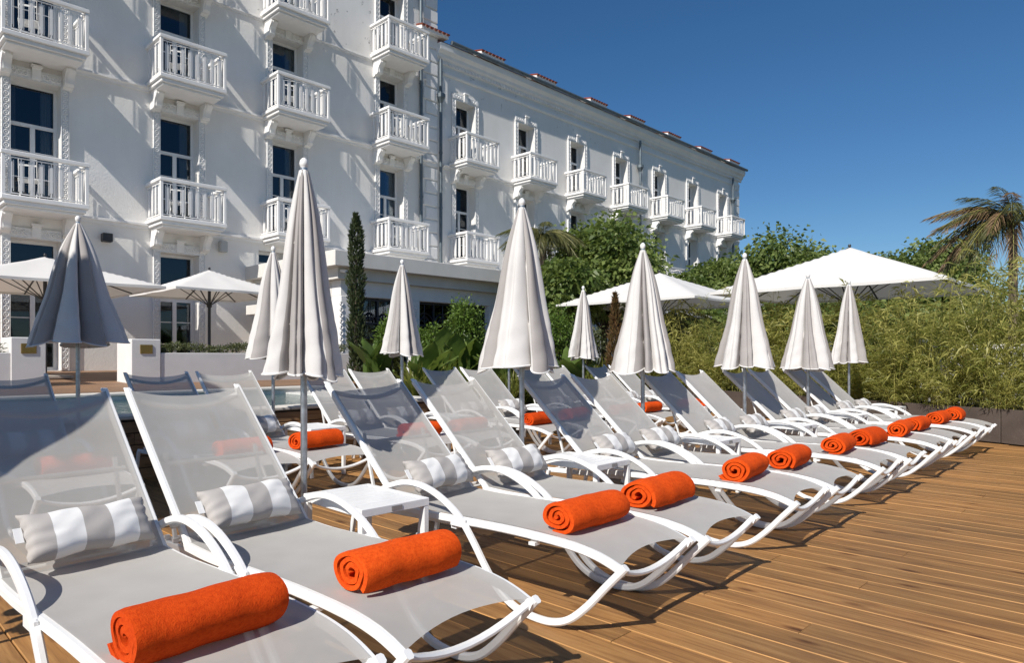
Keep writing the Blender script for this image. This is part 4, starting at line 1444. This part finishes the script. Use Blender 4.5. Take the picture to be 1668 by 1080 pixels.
def bamboo_meshes(seed, h=1.7, n_c=17, per_node=11):
    r = np.random.default_rng(seed)
    st = MB()
    C = []; Dd = []; T = []
    for k in range(n_c):
        b = np.array([r.uniform(-.30, .30), r.uniform(-.2, .2), 0])
        lean = np.array([r.normal() * .30, r.normal() * .28, 0])
        hh = h * r.uniform(.45, 1.18)
        pts = [b + lean * (t ** 1.9) * hh * .8 + np.array([0, 0, hh * t * (1 - .12 * t)]) for t in np.linspace(0, 1, 7)]
        st.cone_tube(pts, [.0075, .007, .0065, .0055, .004, .003, .0015], 5)
        P = np.array(pts)
        tn = r.uniform(.0, 1.0)
        for t in np.arange(.08, 1.0, .065 / h * 1.3):
            i_ = min(int(t * 6), 5); f = t * 6 - i_
            p = P[i_] + (P[i_ + 1] - P[i_]) * f
            a = r.random() * 6.283
            br = np.array([math.cos(a), math.sin(a), r.uniform(.1, .7)]) * r.uniform(.08, .26) * (1.15 - .5 * t)
            if r.random() < .25:
                continue
            st.cone_tube([p, p + br], [.0018, .0008], 3)
            m_ = per_node
            q = p + br * r.uniform(.35, 1.05, m_)[:, None] + r.normal(size=(m_, 3)) * .025
            q[:, 2] = np.maximum(q[:, 2], .01)
            C.append(q)
            Dd.append(br / np.linalg.norm(br) * .8 + r.normal(size=(m_, 3)) * np.array([.8, .8, .55]) + np.array([0, 0, -.15]))
            T.append(np.clip(tn + r.normal(size=m_) * .22, 0, 1))
    C = np.concatenate(C); Dd = np.concatenate(Dd); T = np.concatenate(T)
    return st.mesh('stem', M['culm']), leaves_mesh('foliage', C, Dd, r.uniform(.07, .17, len(C)), r.uniform(.011, .021, len(C)), M['leaf_bamboo'], .25, T, seed=seed)
BV = [bamboo_meshes(60 + k) for k in range(5)]
rb_ = random.Random(5)
blabs = []
sb = -2.6
k = 0
while sb < 8.4:
    for row, off in ((0, -.32),):
        c = pl0 + pl_dir * sb + pl_n * (-off)
        sc_ = rb_.uniform(.85, 1.3) * (1.06 if sb < 1.0 else 1.0)
        t = thing('bamboo_plant', 'x', 'bamboo', (c.x, c.y, .43), rb_.uniform(0, 6.28), 'bamboo growing in the brown planters', scale=(1.05, 1.05, sc_))
        t['label'] = 'feathery yellow green bamboo clump growing in the row of brown planters'
        link('stem', BV[k % 5][0], t); link('foliage', BV[k % 5][1], t, kind='stuff')
    k += 1
    sb += .64
sb = .2; k = 2
while sb < 8.0:
    c = pl0 + pl_dir * sb + pl_n * .12
    t = thing('bamboo_plant', 'low bamboo shoots spilling over the front edge of the brown planters', 'bamboo', (c.x, c.y, .43), rb_.uniform(0, 6.28), 'bamboo spilling over the planter edge', scale=(.62, .62, rb_.uniform(.3, .5)))
    link('stem', BV[k % 5][0], t); link('foliage', BV[k % 5][1], t, kind='stuff')
    k += 1; sb += rb_.uniform(.5, 1.1)
# second rank behind, rooted in the ground
sb = -1.5; k = 1
while sb < 9.6:
    c = pl0 + pl_dir * sb + pl_n * rb_.uniform(.95, 1.7)
    t = thing('bamboo_plant', 'tall yellow green bamboo clump growing in the ground behind the brown planters', 'bamboo', (c.x, c.y, -.05), rb_.uniform(0, 6.28), 'bamboo behind the planters', scale=(1.35, 1.35, rb_.uniform(1.05, 1.55)))
    link('stem', BV[k % 5][0], t); link('foliage', BV[k % 5][1], t, kind='stuff')
    k += 1; sb += 1.35
# white fence behind the bamboo
wf0 = pl0 + pl_dir * -3 + pl_n * 2.3
fl = 14.0
wf = thing('white_fence', 'white painted post and baluster fence glimpsed behind the bamboo', 'fence', (wf0.x, wf0.y, -.05), ang)
for k in range(8):
    link('post', MB().box(k * 2 - .08, k * 2 + .08, -.08, .08, 0, 1.55, bev=.01).mesh('post', M['trim']), wf)
link('top_rail', MB().box(.08, 13.9, -.05, .05, 1.33, 1.43, bev=.01).mesh('top_rail', M['trim']), wf)
link('bottom_rail', MB().box(.08, 13.9, -.05, .05, .2, .3, bev=.01).mesh('bottom_rail', M['trim']), wf)
pk = MB().box(-.05, .05, -.02, .02, .301, 1.329).mesh('baluster', M['trim'])
for k in range(70):
    if abs((k * .2 + .1) % 2) > .12:
        link('baluster', pk, wf, (k * .2 + .1, 0, 0))

# ================================================================== TREES AND PLANTS
def leafy_tree(x, y, zg, h, R, label, seed, trunk_h, mat, leaf=.17, n=9000, name='plane_tree', squash=.8, cat='tree', group=None):
    r = np.random.default_rng(seed)
    t = thing(name, label, cat, (x, y, zg), 0, group)
    st = MB()
    st.cone_tube([(0, 0, -.05), (.03, .02, trunk_h * .5), (.0, .04, trunk_h), (.05, 0, h * .75)], [R * .075, R * .06, R * .05, R * .02], 8)
    C = []; Dd = []; tones = []
    nb = max(14, int(26 * R / 1.5))
    cz = trunk_h + (h - trunk_h) * .5
    hv = (h - trunk_h) * .5
    per = n // nb
    for k in range(nb):
        u = r.normal(size=3); u /= np.linalg.norm(u)
        rr = r.uniform(.35, .76)
        e = np.array([u[0] * R * rr, u[1] * R * rr, cz + u[2] * hv * rr])
        s0 = np.array([0, 0, trunk_h * r.uniform(.7, 1.0)])
        mid = s0 * .5 + e * .5 + np.array([0, 0, .1 * R])
        st.cone_tube([s0, mid, e], [R * .028, R * .016, R * .005], 5)
        # twigs
        cl = r.uniform(.22, .42) * R
        for q in range(3):
            d_ = r.normal(size=3); d_[2] = abs(d_[2]) * .7
            st.cone_tube([e * .9 + mid * .1, e + d_ * cl * .7], [R * .006, R * .002], 4)
        m_ = per
        g_ = np.clip(r.normal(size=(m_, 3)), -1.7, 1.7) * np.array([1, 1, squash]) * cl * .62
        C.append(e + g_)
        Dd.append(g_ + r.normal(size=(m_, 3)) * cl * .5 + np.array([0, 0, -.1 * cl]))
        tones.append(np.clip(r.uniform(.15, .75) + r.normal(size=m_) * .2, 0, 1))
    C = np.concatenate(C); Dd = np.concatenate(Dd)
    link('trunk', st.mesh('trunk', M['bark'], 50), t)
    link('crown', leaves_mesh('crown', C, Dd, r.uniform(.7, 1.3, len(C)) * leaf, r.uniform(.6, .85, len(C)) * leaf, mat, .3, np.concatenate(tones), seed=seed), t, kind='stuff')
    return t
def tree_px(px, ptop, D, R, label, seed, zg=.0, **kw):
    x, y = at_depth(px, D)
    h = z_at(ptop, D) - zg
    return leafy_tree(x, y, zg, h, R, label, seed, kw.pop('trunk', h * .35), kw.pop('mat', M['leaf_plane']), **kw)
tree_px(985, 350, 20.5, 1.75, 'bushy green plane tree in front of the hotel wing', 101, .3, trunk=1.7, leaf=.16, n=13000)
tree_px(1040, 400, 22, .95, 'smaller plane tree crown to the right of the bushy one by the hotel', 102, .3, trunk=2.0, leaf=.16, n=5500)
tree_px(925, 400, 18.5, 1.05, 'low leafy plane tree below the hanging palm fronds', 103, .3, trunk=1.2, leaf=.17, n=6000)
TR = [(1170, 415, 30, 1.7, 'low plane tree just right of the hotel end'), (1262, 362, 30, 2.6, 'tallest plane tree left of the big white parasol'), (1350, 385, 33, 2.3, 'plane tree behind the top of the big white parasol'),
      (1440, 395, 34, 2.3, 'plane tree behind the right half of the big white parasol'), (1535, 385, 32, 2.2, 'dense plane tree near the wind bent palm'), (1128, 430, 28, 1.0, 'small plane tree standing against the end of the hotel')]
for k, (px, pt, D, R, lab) in enumerate(TR):
    tree_px(px, pt, D, R, lab, 120 + k, -.05, trunk=2.2, leaf=.2, n=11000)
tree_px(1300, 470, 24, 2.2, 'dark leafy tree under the rim of the big white parasol', 131, -.05, trunk=.6, leaf=.22, n=7000)
tree_px(1420, 475, 22, 2.0, 'dark leafy tree behind the bamboo under the big parasol', 132, -.05, trunk=.6, leaf=.22, n=6000)
tree_px(1180, 500, 24, 1.8, 'dark leafy shrub tree between the two open parasols', 133, -.05, trunk=.5, leaf=.2, n=6000)
tree_px(1600, 470, 20, 1.7, 'pale leafy tree behind the bamboo near the palm', 134, -.05, trunk=.6, leaf=.16, n=6000, mat=M['leaf_bamboo'])

# cypress
def cypress(px, ptop, D, zg, wpx, label, mat, name, n, seed, cone=False):
    r = np.random.default_rng(seed)
    x, y = at_depth(px, D)
    h = z_at(ptop, D) - zg
    w = wpx * D / 1118 / 2
    t = thing(name, label, 'tree', (x, y, zg))
    zz = r.random(n) ** (1.5 if cone else .95) * h
    f = zz / h
    env = w * (np.clip(1 - f, 0, 1) ** .8 if cone else np.minimum(1, (1 - f) * 5) ** .6 * (1 + .18 * np.sin(f * 23) + .12 * np.sin(f * 51)))
    a = r.random(n) * 6.283
    rr = env * r.uniform(.55, 1.08, n)
    C = np.c_[rr * np.cos(a), rr * np.sin(a), zz]
    D_ = np.c_[np.cos(a) * .45, np.sin(a) * .45, np.full(n, .9)] + r.normal(size=(n, 3)) * .25
    tone = np.clip(r.random(n) * .7 + .2 * np.sin(zz * 9 + a * 2), 0, 1)
    link('foliage', leaves_mesh('foliage', C, D_, r.uniform(.06, .13, n), .03, mat, 0, tone, seed=seed), t, kind='stuff')
    link('trunk', MB().cone_tube([(0, 0, -.05), (0, 0, h * .9)], [.05, .01], 7).mesh('trunk', M['bark']), t)
cypress(580, 352, 14.2, .33, 23, 'slim dark column cypress in front of the iron windows', M['leaf_cypress'], 'cypress_tree', 5200, 5)
cypress(1002, 482, 13.2, .33, 36, 'small reddish cone shaped conifer beside the smallest closed parasol', M['leaf_red'], 'conifer_tree', 3000, 6, True)

def bush(px, ptop, D, wpx, zg, label, mat, n, seed, leaf=.07, stem=.35):
    r = np.random.default_rng(seed)
    x, y = at_depth(px, D)
    h = z_at(ptop, D) - zg
    w = wpx * D / 1118 / 2
    t = thing('bush', label, 'bush', (x, y, zg))
    nb = 26
    C = []; Dd = []; to = []
    st = MB()
    for k in range(nb):
        u = r.normal(size=3); u /= np.linalg.norm(u)
        rr = r.uniform(.35, .9)
        e = np.array([u[0] * w * rr, u[1] * w * rr, h * stem + (h - h * stem) * (.5 + .5 * u[2] * rr)])
        st.cone_tube([(0, 0, 0), (e[0] * .4, e[1] * .4, e[2] * .6), tuple(e)], [.016, .01, .003], 4)
        m_ = n // nb
        g_ = r.normal(size=(m_, 3)) * w * .24
        C.append(e + g_); Dd.append(g_ + r.normal(size=(m_, 3)) * .1 + np.array([0, 0, .06]))
        to.append(np.clip(r.uniform(.2, .8) + r.normal(size=m_) * .2, 0, 1))
    C = np.concatenate(C)
    C[:, 2] = np.maximum(C[:, 2], .02)
    link('stem', st.mesh('stem', M['bark']), t)
    link('foliage', leaves_mesh('foliage', C, np.concatenate(Dd), r.uniform(.7, 1.3, len(C)) * leaf, leaf * .45, mat, .2, np.concatenate(to), seed=seed), t, kind='stuff')
bush(757, 488, 13.6, 62, .33, 'upright bright green bush in front of the second iron window', M['leaf_bush'], 4200, 11)
bush(632, 508, 13.4, 44, .33, 'bright green bush half hidden behind a closed parasol', M['leaf_bush'], 3000, 12)
bush(900, 495, 13.5, 80, .33, 'dense green shrub to the left of the smallest closed parasol', M['leaf_bush'], 4200, 13)
bush(700, 520, 13.0, 46, .33, 'leafy green shrub between parasol and banana plants', M['leaf_bush'], 3000, 14)
bush(1050, 510, 15.0, 60, .33, 'green shrub behind the third closed parasol', M['leaf_hedge'], 3000, 15)
bush(950, 520, 14.5, 60, .33, 'dark green shrub behind the smallest closed parasol', M['leaf_hedge'], 3000, 16)
bush(1100, 520, 16.5, 80, .2, 'dark green shrub between two far closed parasols', M['leaf_hedge'], 3400, 17)

# banana plants: each big leaf is a part
def banana_leaf():
    m = MB(); nu, nv_ = 7, 14
    def f(i_, j_):
        t = j_ / (nv_ - 1); a = -1 + 2 * i_ / (nu - 1)
        w = .215 * (math.sin(math.pi * min(1, t * .9 + .1)) ** .6) * (1 if t > .16 else .12)
        bend = t ** 2 * .38
        z = 1.05 * t * (1 - .12 * t) + .05 * a * a * 0
        return (a * w, -bend + .06 * abs(a) * (1 - t) + .012 * math.sin(t * 40 + i_ * 2), z - .03 * a * a * t)
    m.grid(nu, nv_, f)
    me = m.mesh('leaf', M['leaf_banana'], 60)
    return me
BL = []
for v in (.15, .5, .9):
    me = banana_leaf(); tone_attr(me, v); BL.append(me)
rbn = random.Random(9)
def banana(px, D, zg, sc_, nl, label):
    x, y = at_depth(px, D)
    t = thing('banana_plant', label, 'banana plant', (x, y, zg))
    link('stem', MB().cone_tube([(0, 0, -.02), (0, 0, .4 * sc_)], [.07 * sc_, .045 * sc_], 8).mesh('stem', M['culm'], 50), t)
    for k in range(nl):
        a = k * 2.4 + rbn.uniform(-.3, .3)
        link('leaf', BL[rbn.randrange(3)], t, (.03 * math.cos(a), .03 * math.sin(a), .28 * sc_), (rad(rbn.uniform(-6, 26)), 0, a), (sc_ * rbn.uniform(.8, 1.1),) * 3)
banana(722, 12.6, .33, 1.15, 8, 'banana plant with broad paddle leaves left of the bright bush')
banana(742, 12.2, .33, 1.0, 7, 'banana plant with a raised broad leaf below the bright bush')
banana(783, 12.4, .33, 1.0, 8, 'banana plant with broad leaves beside the second front parasol')
banana(612, 12.2, .33, .95, 8, 'pale banana plant at the foot of the cypress')
banana(935, 12.0, .33, .8, 6, 'small banana plant by the smallest closed parasol')
banana(692, 11.6, .33, .9, 7, 'low banana plant beside the third back row parasol')
banana(815, 12.0, .33, .9, 7, 'banana plant hidden behind the second front parasol')

# strap-leaved plants along the garden bed
def strap_clump(seed, n=130):
    r = np.random.default_rng(seed)
    m = MB(); tones = []
    for k in range(n):
        a = r.random() * 6.283; ln = r.uniform(.45, .85); sp = r.uniform(.25, .75); w = r.uniform(.010, .018)
        b = np.array([r.normal() * .1, r.normal() * .1, 0])
        d_ = np.array([math.cos(a), math.sin(a), 0]); s_ = np.array([-math.sin(a), math.cos(a), 0])
        pts = [b + d_ * ln * sp * t ** 1.4 + np.array([0, 0, ln * (t - .42 * t * t * sp)]) for t in (0, .3, .6, .85, 1)]
        vs = []
        for q, p in enumerate(pts):
            ww_ = w * (1, 1.1, .9, .5, .06)[q]
            vs += [p - s_ * ww_, p + s_ * ww_]
        m.add(vs, [(2 * q, 2 * q + 1, 2 * q + 3, 2 * q + 2) for q in range(4)])
        tones += [min(1, max(0, r.random()))] * 10
    me = m.mesh('foliage', M['leaf_strap'])
    at = me.attributes.new('tone', 'FLOAT', 'POINT'); at.data.foreach_set('value', np.array(tones))
    return me
SV = [strap_clump(200 + k) for k in range(3)]
rs = random.Random(21)
for k, X in enumerate(np.arange(7.3, 12.6, .42)):
    t = thing('strap_leaf_plant', 'clump of yellow green strap leaves along the garden bed edge', 'plant', (X, 7.45 + rs.uniform(-.1, .35), .33), rs.uniform(0, 6), 'strap leaf plants along the garden bed', data=SV[k % 3], scale=(1, 1, rs.uniform(.75, 1.1)))
for k, X in enumerate(np.arange(7.6, 13.5, .7)):
    t = thing('strap_leaf_plant', 'clump of taller strap leaves set back inside the garden bed', 'plant', (X, 8.6 + rs.uniform(-.3, .5), .33), rs.uniform(0, 6), 'strap leaf plants inside the garden bed', data=SV[k % 3], scale=(1.3, 1.3, rs.uniform(1.1, 1.6)))

# palms
def frond_mesh(seed, ln, droop, mat, wind=(0, 0), nlf=60, leaf=.46):
    r = np.random.default_rng(seed)
    pts = []
    for t in np.linspace(0, 1, 12):
        pts.append(np.array([ln * t * (1 - .25 * droop * t) + wind[0] * t * t, wind[1] * t * t, ln * (.55 * t - (.55 + droop) * t * t)]))
    P = np.array(pts)
    C = []; Dd = []; Ls = []; Nn = []
    for q in range(nlf):
        t = .12 + .88 * q / nlf
        i_ = min(int(t * 11), 10); f = t * 11 - i_
        p = P[i_] + (P[i_ + 1] - P[i_]) * f
        tg = P[i_ + 1] - P[i_]; tg /= np.linalg.norm(tg)
        s_ = np.cross(tg, [0, 0, 1]); s_ /= np.linalg.norm(s_) + 1e-6
        for sd in (-1, 1):
            C.append(p); Dd.append(s_ * sd * r.uniform(.45, .8) + tg * .75 + np.array([0, 0, -.35 - .45 * r.random()]) + r.normal(size=3) * .1)
            Ls.append(leaf * math.sin(math.pi * min(.97, t * .85 + .12)) ** .7 * r.uniform(.8, 1.15))
    me = leaves_mesh('frond', C, Dd, np.array(Ls), .017, mat, .35, seed=seed)
    return me, P
def palm(x, y, zg, hc, label, nf, ln, seed, dry=0.2, wind=(0, 0), trunk_r=.14, up=(.0, 1.0), face=None):
    r = random.Random(seed)
    t = thing('palm_tree', label, 'palm tree', (x, y, zg))
    st = MB()
    hh = hc - zg
    st.cone_tube([(0, 0, -.05), (.03, 0, hh * .5), (0, 0, hh)], [trunk_r * 1.15, trunk_r, trunk_r * .9], 10)
    for k in range(int(hh / .09)):
        a = k * 2.4; z = .05 + k * .09
        st.add([(trunk_r * .95 * math.cos(a - .3), trunk_r * .95 * math.sin(a - .3), z), (trunk_r * .95 * math.cos(a + .3), trunk_r * .95 * math.sin(a + .3), z), (trunk_r * 1.35 * math.cos(a), trunk_r * 1.35 * math.sin(a), z + .1)], [(0, 1, 2)])
    link('trunk', st.mesh('trunk', M['palm_bark']), t)
    for k in range(nf):
        isdry = r.random() < dry
        a = k * 2.399 + r.uniform(-.2, .2) if (face is None or r.random() < .22) else face + r.uniform(-.9, .9)
        e = r.uniform(*up)
        me, P = frond_mesh(seed * 50 + k, ln * r.uniform(.8, 1.1), .62 + .55 * (1 - e), M['leaf_palm_dry'] if isdry else M['leaf_palm'], wind=(0, 0))
        f = link('frond', me, t, (0, 0, hh), (0, rad(-55 * e + 15), a))
        rs_ = MB(); rs_.cone_tube([tuple(p) for p in P], [.016 - .0012 * q for q in range(12)], 5)
        link('rachis', rs_.mesh('rachis', M['culm']), f)
px_, py_ = at_depth(1650, 15.5)
palm(px_, py_, -.05, 4.05, 'wind bent palm with brown tipped fronds at the edge of the bamboo', 36, 1.6, 3, dry=.45, up=(.35, 1.3), trunk_r=.09, face=rad(137))
px_, py_ = at_depth(884, 20.0)
palm(px_, py_, .3, 4.55, 'palm with drooping olive fronds against the hotel wing', 24, 1.25, 4, dry=.0, up=(.4, 1.1), trunk_r=.1)
px_, py_ = at_depth(1075, 17.0)
palm(px_, py_, .3, 2.0, 'low dark palm beneath the open parasol canopy', 14, 1.2, 6, dry=.05, up=(.3, 1.1), trunk_r=.1)

leafy_tree(-2.5, 5.4, -.05, 5.2, 1.12, 'unseen tree added out of view to shade the flared parasol', 301, 3.5, M['leaf_plane'], leaf=.24, n=14000)  # tree-shaped blocker added out of view, sized to shade the flared parasol
